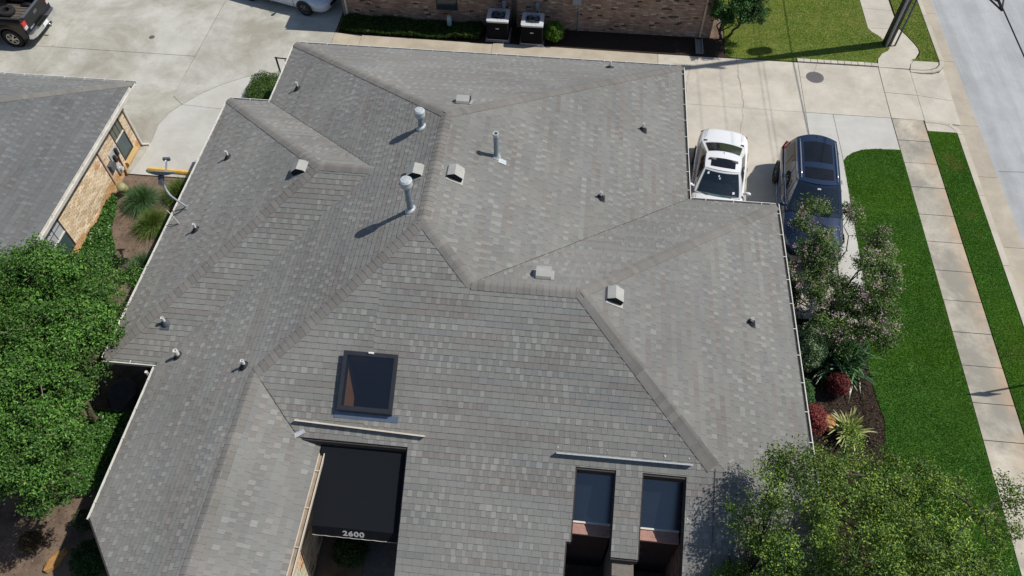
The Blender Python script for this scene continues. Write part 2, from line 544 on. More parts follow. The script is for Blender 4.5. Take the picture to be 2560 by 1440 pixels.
def clip(poly, a, b, keep_ge):
    """clip a 2-D polygon by coordinate a >= b (keep_ge) or <= b"""
    out = []
    n = len(poly)
    for i in range(n):
        p, q = poly[i], poly[(i + 1) % n]
        ip = (p[a] >= b - 1e-9) if keep_ge else (p[a] <= b + 1e-9)
        iq = (q[a] >= b - 1e-9) if keep_ge else (q[a] <= b + 1e-9)
        if ip:
            out.append(p)
        if ip != iq:
            t = (b - p[a]) / (q[a] - p[a])
            out.append((p[0] + t * (q[0] - p[0]), p[1] + t * (q[1] - p[1])))
    return out

def area2(p):
    return sum(p[i][0] * p[(i + 1) % len(p)][1] - p[(i + 1) % len(p)][0] * p[i][1] for i in range(len(p))) / 2

# ------------------------------------------------------------------ ground, pavements, street
def inset(poly, d):
    if area2(poly) < 0:
        poly = poly[::-1]
    n = len(poly)
    out = []
    for i in range(n):
        p0, p1, p2 = Vector(poly[i - 1]), Vector(poly[i]), Vector(poly[(i + 1) % n])
        e1, e2 = (p1 - p0).normalized(), (p2 - p1).normalized()
        n1, n2 = Vector((-e1.y, e1.x)), Vector((-e2.y, e2.x))
        b = n1 + n2
        k = b.length_squared
        if k < 0.3:
            out.append((p1.x + n1.x * d, p1.y + n1.y * d))
        else:
            b = b * (2 * d / k)
            out.append((p1.x + b.x, p1.y + b.y))
    return out

def arc(c, r, a0, a1, n):
    return [(c[0] + r * math.cos(R_(a0 + (a1 - a0) * i / n)), c[1] + r * math.sin(R_(a0 + (a1 - a0) * i / n))) for i in range(n + 1)]

def sheet(name, pts, z0, z1, mat, parent=None, kind='structure', zf=None):
    m = MB().prism(pts, z0, z1)
    if zf:
        m.v = [(x, y, z + zf(x, y)) for x, y, z in m.v]
    o = m.build(name, mat, parent)
    if parent is None:
        o['kind'] = kind
    return o

def slabs(root, polys, mat, z1=0.0, th=0.1, gap=0.008, zf=None, name='slab'):
    for p in polys:
        mt = mat
        if isinstance(p, tuple) and isinstance(p[0], str):
            mt, p = p
        q = inset(p, gap)
        m = MB().prism(q, z1 - th, z1 + random.uniform(-0.003, 0.003))
        if zf:
            m.v = [(x, y, z + zf(x, y)) for x, y, z in m.v]
        m.build(name, mt, root)

big = [(-300, -300), (300, -300), (300, 300), (-300, 300)]
sheet('ground', big, -1.0, -0.16, 'soil')
# soil bed sheets between the houses lie above the base ground
sheet('soil_bed', [(-40, -20), (13, -20), (13, 30), (-40, 30)], -0.15, -0.045, 'soil')

# --- parking lot on the left
curveA = [(-14.86, 21.02), (-14.4, 21.66), (-13.68, 22.34), (-13.0, 22.8), (-12.3, 23.13), (-11.7, 23.16)]
curveB = [(-14.86, 21.02), (-15.18, 20.5), (-15.34, 19.8), (-15.26, 19.05), (-15.3, 18.2), (-15.42, 17.29)]
lot = sheet('parking_lot', [(-40, 17.29), (-15.42, 17.29), (-9.9, 17.29), (-9.9, 21.4), (-10.1, 26.0), (-10.1, 45), (-40, 45)], -0.14, -0.022, 'joint')
slabs(lot, [
    [(-21.43, 23.93), (-21.43, 45), (-40, 45), (-40, 23.93)],
    [(-21.43, 23.93), (-40, 23.93), (-40, 17.29), (-21.43, 17.29)],
    [(-15.38, 23.9), (-15.36, 45), (-21.43, 45), (-21.43, 23.93)],
    [(-21.43, 23.93), (-21.43, 17.29), (-15.42, 17.29)] + curveB[::-1][1:] + [(-15.37, 21.46), (-15.38, 23.9)],
    [(-15.36, 45), (-15.37, 21.46)] + curveA + [(-10.1, 23.16), (-10.1, 45)],
    ('lot_new', [(-12.3, 23.13), (-12.0, 22.57), (-11.0, 22.5), (-9.95, 22.5), (-9.95, 23.16), (-11.7, 23.16)]),
    ('lot_new', curveA[:5] + [(-12.0, 22.57), (-12.25, 21.56), (-12.2, 20.86), (-14.86, 21.02)][0:3]),
    ('lot_new', [(-14.86, 21.02), (-12.2, 20.86), (-11.0, 20.8), (-11.0, 17.29), (-15.42, 17.29)] + curveB[::-1][1:-1]),
], 'lot')
# --- path behind the building
path = sheet('footpath', [(-10.09, 21.2), (3.25, 21.2), (3.25, 25.86), (-10.09, 26.0)], -0.14, -0.022, 'joint')
xs = [-10.1, -8.95, -3.48, 3.24]
slabs(path, [[(xs[i], 21.2), (xs[i + 1], 21.2), (xs[i + 1], 25.85), (xs[i], 25.92 if i else 26.0)] for i in range(3)], 'path')
# --- driveway on the right
drive = sheet('driveway', [(3.26, 13.4), (9.7, 13.4), (9.78, 20.4), (10.3, 21.0), (11.9, 21.15), (13.1, 21.7), (13.1, 25.85), (3.26, 25.85)], -0.14, -0.022, 'joint')
lawn_curve = [(9.76, 20.4), (9.9, 20.62), (10.15, 20.85), (10.5, 21.03), (11.0, 21.13), (11.88, 21.16)]
slabs(drive, [
    [(3.24, 22.93), (8.74, 22.88), (8.8, 25.85), (3.24, 25.85)],
    [(8.74, 22.88), (11.88, 22.86), (11.93, 25.85), (8.8, 25.85)],
    [(3.24, 13.4), (8.55, 13.4), (8.74, 22.88), (3.24, 22.93)],
    ('lot_new', [(8.55, 13.4), (9.6, 13.4), (9.76, 20.4), (9.75, 22.87), (8.74, 22.88)]),
    ('lot_new', lawn_curve + [(11.88, 22.86), (9.75, 22.87)]),
], 'drive')
slope = lambda x, y: -0.11 * max(0.0, min(1.0, (x - 13.1) / 1.45))
apron = sheet('driveway_apron', [(11.9, 22.84), (14.5, 22.8), (14.55, 25.75), (11.95, 25.85)], -0.2, -0.14, 'joint')
slabs(apron, [
    [(11.89, 22.86), (13.1, 22.84), (13.12, 24.27), (11.91, 24.33)],
    [(11.91, 24.33), (13.12, 24.27), (13.14, 25.82), (11.94, 25.85)],
    [(13.1, 22.84), (14.46, 22.82), (14.5, 24.2), (13.12, 24.27)],
    [(13.12, 24.27), (14.5, 24.2), (14.55, 26.2), (14.3, 25.85), (13.9, 25.72), (13.14, 25.8)],
], 'drive', zf=slope)
# --- pavements for walking
ys = [22.85, 21.69, 20.54, 19.36, 18.09, 16.91, 15.72, 14.55, 13.38, 12.22, 11.0, 9.85, 8.6, 7.4, 6.2, 5.0, 3.8, 2.6, 1.4]
walk = sheet('sidewalk', [(11.9, 1.4), (13.04, 1.4), (13.04, 22.85), (11.9, 22.85)], -0.14, -0.025, 'joint')
slabs(walk, [[(11.89, ys[i + 1]), (13.045, ys[i + 1]), (13.045, ys[i]), (11.89, ys[i])] for i in range(len(ys) - 1)], 'walk', gap=0.01)
upl = [(11.96, 26.05), (12.03, 26.4), (12.25, 26.75), (12.5, 26.95), (12.62, 27.15), (12.58, 27.35)]
upl2 = [(12.3, 27.95), (12.1, 28.15), (11.97, 28.4)]
upr = [(13.15, 25.86), (13.25, 26.18), (13.56, 26.62), (13.74, 26.95), (13.75, 27.2), (13.66, 27.51), (13.46, 28.03), (13.24, 28.5)]
walk2 = sheet('sidewalk_upper', [(11.96, 25.86)] + upl + upl2 + [(11.97, 45), (13.2, 45)] + upr[::-1], -0.14, -0.025, 'joint')
slabs(walk2, [
    [(11.96, 25.86)] + upl[:5] + [(13.75, 27.12)] + upr[:4][::-1],
    [(12.62, 27.12), (12.58, 27.35)] + upl2 + [(13.24, 28.5)] + upr[4:7][::-1] + [(13.75, 27.12)],
    [(11.97, 28.4), (11.97, 29.83), (13.2, 29.75), (13.24, 28.5)],
    [(11.97, 29.83), (11.97, 31.2), (13.2, 31.2), (13.2, 29.75)],
    [(11.97, 31.2), (11.97, 45), (13.2, 45), (13.2, 31.2)],
], 'walk_up', gap=0.006)
# --- kerbs, gutter pan, street
kb = MB()
kerb_up = [(13.15, 25.80), (13.6, 25.80), (13.95, 25.86), (14.22, 26.0), (14.38, 26.22), (14.43, 26.5), (14.45, 45)]
kerb_uo = [(13.15, 25.66), (13.62, 25.64), (14.02, 25.70), (14.34, 25.88), (14.54, 26.18), (14.6, 26.5), (14.62, 45)]
kerb_lo = [(13.08, 22.86), (13.55, 22.86), (14.0, 22.76), (14.24, 22.5), (14.34, 22.2), (14.33, 18), (14.25, 12), (14.2, 0)]
kerb_li = [(13.08, 22.72), (13.52, 22.72), (13.88, 22.64), (14.06, 22.44), (14.13, 22.2), (14.12, 18), (14.05, 12), (14.0, 0)]
kerb = sheet('kerb', kerb_up + kerb_uo[::-1], -0.2, -0.06, 'joint')
kerb2 = sheet('kerb_lower', kerb_li + kerb_lo[::-1], -0.2, -0.06, 'joint')
def ribbon_pieces(root, A, B, cuts, mat, z0, z1, name):
    """cut the ribbon between polylines A and B at the given fractions of its vertices"""
    for i, j in cuts:
        p = A[i:j + 1] + B[i:j + 1][::-1]
        MB().prism(inset(p, 0.006), z0, z1).build(name, mat, root)
MB().prism([(13.27, 26.2), (13.42, 26.38), (14.37, 26.38), (14.33, 26.2), (14.18, 26.02), (13.93, 25.885), (13.6, 25.825), (13.17, 25.825)], -0.1, 0.012).build('kerb_infill', 'drive', kerb)
MB().prism([(13.08, 22.27), (14.12, 22.27), (14.04, 22.45), (13.87, 22.63), (13.52, 22.71), (13.08, 22.71)], -0.1, 0.012).build('kerb_infill', 'drive', kerb2)
ribbon_pieces(kerb, kerb_up, kerb_uo, [(0, 2), (2, 5)], 'kerb', -0.2, 0.015, 'kerbstone')
for k in range(6):
    y0, y1 = 26.5 + 3.05 * k, 26.5 + 3.05 * (k + 1)
    MB().prism([(14.43, y0 + 0.006), (14.6, y0 + 0.006), (14.6, y1 - 0.006), (14.43, y1 - 0.006)], -0.2, 0.015).build('kerbstone', 'kerb', kerb)
ribbon_pieces(kerb2, kerb_li, kerb_lo, [(0, 2), (2, 4)], 'kerb', -0.2, 0.015, 'kerbstone')
yy = 22.2
while yy > 3:
    y2 = yy - 3.05
    xa, xb = 14.13 - 0.006 * (22.2 - yy), 14.13 - 0.006 * (22.2 - y2)
    MB().prism([(xa, yy - 0.006), (xa + 0.2, yy - 0.006), (xb + 0.2, y2 + 0.006), (xb, y2 + 0.006)], -0.2, 0.015).build('kerbstone', 'kerb', kerb2)
    yy = y2
pan = sheet('gutter_pan', [(14.2, 0), (15.15, 0), (15.15, 45), (14.5, 45)], -0.24, -0.165, 'joint')
ycut = [45, 39, 36, 33, 29.9, 26.65, 22.86, 20.2, 17.0, 13.9, 10.8, 7.7, 4.6, 1.5]
def pan_l(y):
    return 14.46 if y > 22.86 else 14.02
for i in range(len(ycut) - 1):
    a, b = ycut[i], ycut[i + 1]
    MB().prism(inset([(pan_l(b + 0.01), b), (15.1, b), (15.12, a), (pan_l(a - 0.01), a)], 0.006), -0.25, -0.125).build('slab', 'pan', pan)
sheet('street', [(15.07, -60), (40, -60), (40, 80), (15.11, 80)], -0.25, -0.135, 'road')
MB().add([(15.2, 20.54, -0.131), (16.0, 20.6, -0.131), (17.5, 20.5, -0.131), (19, 20.62, -0.131), (19, 20.6, -0.131), (17.5, 20.48, -0.131), (16.0, 20.575, -0.131), (15.2, 20.52, -0.131)],
         [(0, 7, 6, 1), (1, 6, 5, 2), (2, 5, 4, 3)]).build('street_crack', 'crack').__setitem__('kind', 'structure')

# --- cracks in the driveway slabs
def crack(root, pts, w=0.012, z=0.006):
    v, f = [], []
    for i, p in enumerate(pts):
        d = Vector(pts[min(i + 1, len(pts) - 1)]) - Vector(pts[max(i - 1, 0)])
        d.normalize()
        k = w * random.uniform(0.5, 1.0) / 2
        v += [(p[0] - d.y * k, p[1] + d.x * k, z), (p[0] + d.y * k, p[1] - d.x * k, z)]
    f = [(2 * i, 2 * i + 1, 2 * i + 3, 2 * i + 2) for i in range(len(pts) - 1)]
    MB().add(v, f).build('crack', 'crack', root)
def wander(p0, p1, n, amp):
    out = []
    off = 0
    for i in range(n + 1):
        t = i / n
        off = off * 0.7 + random.uniform(-amp, amp)
        d = Vector((p1[0] - p0[0], p1[1] - p0[1])).normalized()
        out.append((p0[0] + (p1[0] - p0[0]) * t - d.y * off, p0[1] + (p1[1] - p0[1]) * t + d.x * off))
    return out
crack(drive, wander((6.37, 25.84), (6.42, 22.95), 34, 0.035), 0.014)
crack(drive, wander((6.38, 22.88), (6.2, 20.8), 24, 0.03), 0.01)
crack(drive, wander((9.55, 25.83), (9.36, 25.3), 8, 0.02), 0.01)
crack(drive, wander((8.82, 24.95), (9.02, 24.93), 5, 0.012), 0.01)
crack(drive, wander((4.3, 23.6), (4.55, 25.3), 18, 0.03), 0.008)
crack(lot, wander((-19.9, 24.7), (-18.2, 24.3), 14, 0.03), 0.005)

# ------------------------------------------------------------------ lawns
def in_poly(P, poly):
    x, y = P[:, 0], P[:, 1]
    ins = np.zeros(len(P), bool)
    n = len(poly)
    for i in range(n):
        x0, y0 = poly[i]
        x1, y1 = poly[(i + 1) % n]
        if y0 == y1:
            continue
        c = ((y0 > y) != (y1 > y)) & (x < (x1 - x0) * (y - y0) / (y1 - y0) + x0)
        ins ^= c
    return ins

def vnoise(P, scale, seed=0):
    """smooth value noise on 2-D points"""
    r = np.random.default_rng(seed)
    T = r.random((64, 64))
    q = P[:, :2] * scale + 100
    i = np.floor(q).astype(int)
    f = q - i
    f = f * f * (3 - 2 * f)
    a = T[i[:, 0] % 64, i[:, 1] % 64]
    b = T[(i[:, 0] + 1) % 64, i[:, 1] % 64]
    c = T[i[:, 0] % 64, (i[:, 1] + 1) % 64]
    d = T[(i[:, 0] + 1) % 64, (i[:, 1] + 1) % 64]
    return (a * (1 - f[:, 0]) + b * f[:, 0]) * (1 - f[:, 1]) + (c * (1 - f[:, 0]) + d * f[:, 0]) * f[:, 1]

def grass_field(name, poly, density, h, col_a, col_b, label, dry=None, z=0.0, dry_amt=0.0, width=0.0095, seed=1, patches=()):
    xs_ = [p[0] for p in poly]
    ys_ = [p[1] for p in poly]
    r = np.random.default_rng(seed)
    n = int(density * (max(xs_) - min(xs_)) * (max(ys_) - min(ys_)))
    P = np.stack([r.uniform(min(xs_), max(xs_), n), r.uniform(min(ys_), max(ys_), n)], 1)
    P = P[in_poly(P, poly)]
    n = len(P)
    a = r.uniform(0, 2 * np.pi, n)
    lean = r.uniform(0.1, 0.7, n)
    la = r.uniform(0, 2 * np.pi, n)
    hh = h * r.uniform(0.5, 1.2, n)
    w = width * r.uniform(0.7, 1.5, n)
    b0 = np.stack([P[:, 0] - np.cos(a) * w, P[:, 1] - np.sin(a) * w, np.full(n, z)], 1)
    b1 = np.stack([P[:, 0] + np.cos(a) * w, P[:, 1] + np.sin(a) * w, np.full(n, z)], 1)
    tip = np.stack([P[:, 0] + np.cos(la) * hh * lean, P[:, 1] + np.sin(la) * hh * lean, z + hh], 1)
    V = np.stack([b0, b1, tip], 1).reshape(-1, 3)
    F = np.arange(3 * n).reshape(n, 3)
    t = np.clip(0.55 * vnoise(P, 1.1, seed) + 0.25 * vnoise(P, 4.0, seed + 3) + r.normal(0, 0.13, n) + 0.1, 0, 1)[:, None]
    C = np.array(col_a) * (1 - t) + np.array(col_b) * t
    hv = vnoise(P, 0.8, seed + 21)[:, None]
    C = C * np.concatenate([0.78 + 0.5 * hv, 0.92 + 0.16 * hv, 1.45 - 0.75 * hv], 1)
    if dry is not None:
        d = np.clip((vnoise(P, 0.55, seed + 9) * 0.6 + vnoise(P, 2.2, seed + 5) * 0.4 - (0.62 - dry_amt)) * 4, 0, 0.85)
        for (px, py, pr) in patches:
            d = np.maximum(d, np.clip(1.3 - np.hypot(P[:, 0] - px, P[:, 1] - py) / pr, 0, 0.9))
        d = (d * r.uniform(0.4, 1.1, n)).clip(0, 1)[:, None]
        C = C * (1 - d) + np.array(dry) * d
    o = np_mesh(name, V, F, C, 'grass')
    tag(o, label, 'grass', kind='stuff')
    return o

def lawn_mat(name, a, b):
    m, nt, out = new_mat(name)
    co = nt.nodes.new('ShaderNodeTexCoord').outputs['Object']
    c = ramp(nt, noise(nt, 1.4, 7, 0.7, co), [(0.3, a), (0.72, b)])
    c = mixc(nt, 1.0, c, ramp(nt, noise(nt, 30, 4, 0.8, co), [(0.3, (0.6, 0.6, 0.6)), (0.7, (1.3, 1.3, 1.3))]), 'MULTIPLY')
    principled(nt, out, c, 0.95, 0, 0.1, bump(nt, noise(nt, 55, 4, 0.8, co), 0.8, 0.03))
    return m
M['lawn_a'] = lawn_mat('lawn_turf', (0.045, 0.115, 0.018), (0.08, 0.18, 0.03))
M['lawn_b'] = lawn_mat('lawn_turf_dry', (0.10, 0.155, 0.025), (0.21, 0.235, 0.06))
bed_edge = [(9.62, 16.2), (9.6, 15.2), (9.5, 14.3), (9.35, 13.4), (9.2, 12.3), (9.17, 11.58), (9.25, 10.7), (9.33, 10.2), (9.25, 9.6), (9.1, 9.0), (8.8, 8.3), (8.5, 7.6), (8.4, 6.5), (8.5, 5), (8.8, 1.5)]
main_lawn = lawn_curve + [(11.87, 1.5)] + bed_edge[::-1]
strip = [(13.07, 22.26), (14.1, 22.24), (14.09, 18), (14.02, 12), (13.97, 1.5), (13.07, 1.5)]
north_lawn = [(5.95, 26.1), (6.2, 25.9), (8.74, 25.92), (8.76, 26.07), (11.92, 26.09)] + [(p[0] - 0.02, p[1]) for p in upl[1:]] + [(12.55, 27.6)] + [(p[0] - 0.02, p[1]) for p in upl2] + [(11.95, 45), (5.7, 45), (6.0, 27.6)]
island = [(13.3, 26.42), (14.36, 26.4), (14.41, 26.55), (14.42, 45), (13.23, 45), (13.28, 28.55), (13.5, 28.06), (13.7, 27.53), (13.79, 27.2), (13.78, 26.93), (13.6, 26.6)]
for nm, pl, mt in (('lawn', main_lawn, 'lawn_a'), ('verge', strip, 'lawn_a'), ('north_lawn', north_lawn, 'lawn_b'), ('verge_island', island, 'lawn_b')):
    sheet(nm, pl, -0.14, 0.0, mt)
GA, GB = (0.072, 0.18, 0.026), (0.15, 0.32, 0.05)
grass_field('lawn_grass', main_lawn, 2600, 0.048, GA, GB, 'dense green lawn grass between planting bed and sidewalk', (0.16, 0.17, 0.05), dry_amt=-0.12, seed=2)
grass_field('verge_grass', strip, 2600, 0.048, GA, GB, 'green grass strip between sidewalk and kerb with a bare patch', (0.33, 0.25, 0.12), dry_amt=-0.03, seed=3, patches=((13.62, 20.55, 0.33), (13.5, 20.9, 0.25)))
grass_field('north_lawn_grass', [(x, min(y, 33)) for x, y in north_lawn], 900, 0.045, (0.105, 0.20, 0.022), (0.23, 0.36, 0.05), 'patchy yellowing lawn around the utility pole', (0.34, 0.30, 0.13), dry_amt=0.07, seed=4)
grass_field('island_grass', [(x, min(y, 33)) for x, y in island], 1100, 0.045, (0.09, 0.165, 0.022), (0.19, 0.29, 0.05), 'worn grass island between upper sidewalk and kerb', (0.34, 0.29, 0.14), dry_amt=0.13, seed=5)

# stone row along the driveway
st = thing('stone_edging', 'row of pale square stones edging the north lawn', 'edging', (10.35, 25.97, 0))
for k in range(12):
    x = 8.78 + k * 0.264
    MB().box((x + 0.008, 25.875 + random.uniform(-0.006, 0.006), -0.1), (x + 0.25, 26.055 + random.uniform(-0.006, 0.006), 0.045 + random.uniform(-0.006, 0.006))).build('stone', 'drive', st)

# manhole and drain
mh = thing('manhole_cover', 'round dark manhole cover in the driveway', 'manhole', (9.36, 24.98, 0))
MB().lathe([(0, 0.008), (0.3, 0.008), (0.34, 0.004), (0.34, -0.05)], (9.36, 24.98, 0.004), 32).build('cover', 'iron', mh)
rb = MB()
for k in range(-4, 5):
    l = math.sqrt(max(0.0, 0.27 ** 2 - (k * 0.06) ** 2))
    rb.box((9.36 - l, 24.98 + k * 0.06 - 0.008, 0.012), (9.36 + l, 24.98 + k * 0.06 + 0.008, 0.016))
rb.build('tread', 'iron', mh)
dr = thing('floor_drain', 'small round rusty drain in the parking lot', 'drain', (-17.59, 24.94, 0))
MB().lathe([(0, 0.012), (0.09, 0.012), (0.12, 0.004), (0.12, -0.05)], (-17.59, 24.94, 0.0), 16).build('grate', 'iron', dr)
yb = MB()
prof = [(-0.09, 0), (-0.08, 0.08), (-0.035, 0.125), (0.035, 0.125), (0.08, 0.08), (0.09, 0)]
p0, p1 = (-14.8, 17.55), (-12.2, 17.46)
yb.add([(p[0], p[1] + a, b) for p in (p0, p1) for a, b in prof], [(i, i + 1, i + 7, i + 6) for i in range(5)] + [(5, 4, 3, 2, 1, 0), (6, 7, 8, 9, 10, 11)])
tag(yb.build('parking_bumper', 'yellow', smooth=True, auto=40), 'long yellow painted parking bumper at the lot edge', 'parking bumper')

# ------------------------------------------------------------------ roofs of single shingles
HE = 2.55                                           # eave height
PL = {'ML': (0.4943, 0.0, 7.4941), 'MR': (-0.4835, 0.0, 4.2937), 'MB': (0.0, -0.4843, 13.0993), 'F': (0.0, 0.4915, 0.3565),
      'RB': (0.0, -0.4811, 10.052), 'RR': (-0.4765, 0.0, 5.4989), 'LB': (0.0, -0.4853, 11.5922), 'LL': (0.5051, 0.0, 8.3175),
      'LF': (0.0, 0.4989, -1.769), 'FR': (-0.5108, 0.0, 0.7501)}
def pz(pl, x, y):
    a, b, c = pl if not isinstance(pl, str) else PL[pl]
    return a * x + b * y + c
def on(pl, x, y, up=0.0):
    return Vector((x, y, pz(pl, x, y) + up))
A, B, C_, D_ = (-10.002, 21.78), (3.606, 21.78), (3.606, 15.592), (6.189, 15.592)
P1, P2, P3, J = (-3.273, 14.913), (-3.273, 11.231), (0.51, 9.968), (-1.989, 9.968)
LA, LI, LP, LJ, LG, LC, G = (-11.418, 18.632), (-10.002, 18.632), (-6.56, 13.576), (-5.038, 13.576), (-10.002, 8.657), (-11.418, 8.657), (-6.71, 7.774)
E1, GF, ER, E_ = (-10.0, 4.6), (-6.71, 1.35), (-5.05, 3.0), (6.189, 4.463)
SK = (-4.66, -3.48, 7.14, 8.26)                       # skylight opening in plan
SKM = -4.07
FY = 4.1
faces = [
    ('MB', [A, B, P1]), ('ML', [A, LI, LJ, LG, E1, GF, G, P2, P1]), ('MR', [B, C_, J, P2, P1]), ('RB', [C_, D_, P3, J]), ('RR', [D_, P3, E_]),
    ('LB', [LA, LI, LJ, LP]), ('LL', [LA, LP, LC]), ('LF', [LP, LJ, LG, LC]), ('FR', [G, (-5.54, 6.59), (-5.05, 6.53), ER, GF]),
    ('F', [G, (-5.54, 6.57), (SKM, 6.57), (SKM, SK[2]), (SK[0], SK[2]), (SK[0], SK[3]), (SKM, SK[3]), (SKM, G[1] + SKM - G[0])]),
    ('F', [P2, (SKM, G[1] + (SKM - G[0]) * (P2[1] - G[1]) / (P2[0] - G[0])), (SKM, SK[3]), (SK[1], SK[3]), (SK[1], SK[2]), (SKM, SK[2]), (SKM, 6.57), (-3.04, 6.57), (-3.02, FY), (0.59, FY), (0.59, 5.08), (0.69, 5.08), (0.69, 6.5),
           (1.57, 6.5), (1.57, 4.875), (2.14, 4.875), (2.14, 6.5), (3.09, 6.5), (3.09, FY), (3.69, FY), (3.69, 4.463), E_, P3, J]),
]
faces[9][1][-1] = faces[10][1][1]

GREYS = [(0.215, 0.214, 0.201), (0.223, 0.221, 0.207), (0.209, 0.209, 0.198), (0.216, 0.219, 0.207)]
def shingle_strip(r):
    """tabs of one metre-long strip: (width, colour, raised). Some strips show pale teeth, some are plain"""
    tint = np.array(GREYS[int(r.integers(4))]) * r.uniform(0.95, 1.05)
    k = r.random()
    if k < 0.13:
        tint = np.array((0.213, 0.203, 0.189)) * r.uniform(0.92, 1.04)
    elif k < 0.2:
        tint = np.array((0.206, 0.208, 0.202)) * r.uniform(0.94, 1.02)
    out = []
    teeth = r.random() < 0.42
    L = 0.0
    raised = bool(r.integers(2))
    while L < 0.98:
        if raised:
            w = r.uniform(0.085, 0.15) if teeth else r.uniform(0.13, 0.24)
            c = tint * (r.uniform(1.08, 1.28) if teeth and r.random() < 0.7 else r.uniform(0.98, 1.06))
        else:
            w = r.uniform(0.09, 0.15) if teeth else r.uniform(0.13, 0.24)
            c = tint * (r.uniform(0.92, 0.99) if teeth else r.uniform(0.95, 1.04))
        out.append((float(w), tuple(c), raised))
        raised = not raised
        L += w
    return out

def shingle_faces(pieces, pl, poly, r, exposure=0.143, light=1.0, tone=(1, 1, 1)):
    a, b, c = PL[pl] if isinstance(pl, str) else pl
    g = math.hypot(a, b)
    up = np.array([a, b]) / g                          # plan direction up the slope
    along = np.array([-up[1], up[0]])
    k = math.sqrt(1 + g * g)
    # plane coordinates: u along the course, s up the slope (true length)
    to = lambda p: (p[0] * along[0] + p[1] * along[1], (p[0] * up[0] + p[1] * up[1]) * k)
    Q = [to(p) for p in poly]
    if area2(Q) < 0:
        Q = Q[::-1]
    nrm = np.array([-a, -b, 1.0]) / k
    def back(u, s, h):
        x, y = along * u + up * (s / k)
        p = np.array([x, y, a * x + b * y + c]) + nrm * h
        return tuple(p)
    s0, s1 = min(q[1] for q in Q), max(q[1] for q in Q)
    u0, u1 = min(q[0] for q in Q), max(q[0] for q in Q)
    row = 0
    s = s0 - 0.012
    while s < s1:
        band = clip(clip(Q, 1, s, True), 1, s + exposure + 0.012, False)
        if len(band) >= 3:
            bu0, bu1 = min(q[0] for q in band), max(q[0] for q in band)
            u = u0 - r.uniform(0, 0.9)
            queue = []
            while u < u1:
                if not queue:
                    queue = shingle_strip(r)
                w, col, raised = queue.pop(0)
                if u + w > bu0 and u < bu1:
                    t = clip(clip(band, 0, u + 0.0015, True), 0, u + w - 0.0015, False)
                    if len(t) >= 3 and abs(area2(t)) > 2e-4:
                        tt = [t[0]]
                        for q in t[1:]:
                            if abs(q[0] - tt[-1][0]) + abs(q[1] - tt[-1][1]) > 1e-5:
                                tt.append(q)
                        t = tt
                        n = len(t)
                        if n >= 3:
                            hb = 0.0165 if raised else 0.0115
                            hh = lambda q: hb - (hb - 0.002) * min(1.0, max(0.0, (q[1] - s) / (exposure + 0.012)))
                            vs = [back(q[0], q[1], hh(q)) for q in t] + [back(q[0], q[1], -0.006) for q in t]
                            fs = [tuple(range(n))] + [(i, n + i, n + (i + 1) % n, (i + 1) % n) for i in range(n)]
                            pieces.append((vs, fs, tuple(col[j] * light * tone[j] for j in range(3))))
                u += w
        s += exposure
        row += 1

def deck(faces_, name, parent, drop=0.008, thick=0.13):
    m = MB()
    for pl, poly in faces_:
        p = poly if area2(poly) > 0 else poly[::-1]
        n = len(p)
        vs = [tuple(on(pl, x, y, -drop)) for x, y in p] + [tuple(on(pl, x, y, -drop - thick)) for x, y in p]
        m.add(vs, [tuple(range(n)), tuple(range(2 * n - 1, n - 1, -1))] + [(i, n + i, n + (i + 1) % n, (i + 1) % n) for i in range(n)])
    return m.build(name, 'deck', parent)

CAPS = [(0.196, 0.187, 0.172), (0.203, 0.194, 0.179), (0.188, 0.179, 0.164), (0.207, 0.20, 0.186)]
def caps(pieces, p_lo, p_hi, pa, pb, r, half=0.15, exposure=0.15, z_from=None):
    """bent cap shingles from the low end to the high end of a hip or ridge between planes pa and pb"""
    a2, b2 = Vector(p_lo), Vector(p_hi)
    d = (b2 - a2)
    L = d.length
    d.normalize()
    n2 = Vector((-d.y, d.x))
    zmin = lambda x, y: min(pz(pa, x, y), pz(pb, x, y))
    def cross(t, lift):
        c = a2 + d * t
        row = []
        for k in (-1, -0.55, -0.18, 0.18, 0.55, 1):
            q = c + n2 * (half * k)
            z = zmin(q.x, q.y)
            if abs(k) < 0.3:
                z -= 0.004
            row.append((q.x, q.y, z + lift))
        return row
    t = 0.0
    while t < L - 0.03:
        t2 = min(L + 0.02, t + exposure + 0.02)
        lo = cross(t, 0.027)
        hi = cross(t2, 0.018)
        lob = cross(t, -0.01)
        hib = cross(t2, -0.01)
        vs = lo + hi + lob + hib
        n = 6
        fs = [(i, i + 1, n + i + 1, n + i) for i in range(n - 1)]
        fs += [(2 * n + i, 2 * n + i + 1, i + 1, i) for i in range(n - 1)]
        fs += [(0, n, 3 * n, 2 * n), (n - 1, 2 * n + n - 1, 3 * n + n - 1, n + n - 1)]
        c = np.array(CAPS[int(r.integers(4))]) * r.uniform(0.93, 1.06)
        if r.random() < 0.06:
            c = np.array((0.225, 0.214, 0.196))
        pieces.append((vs, fs, tuple(c)))
        t += exposure

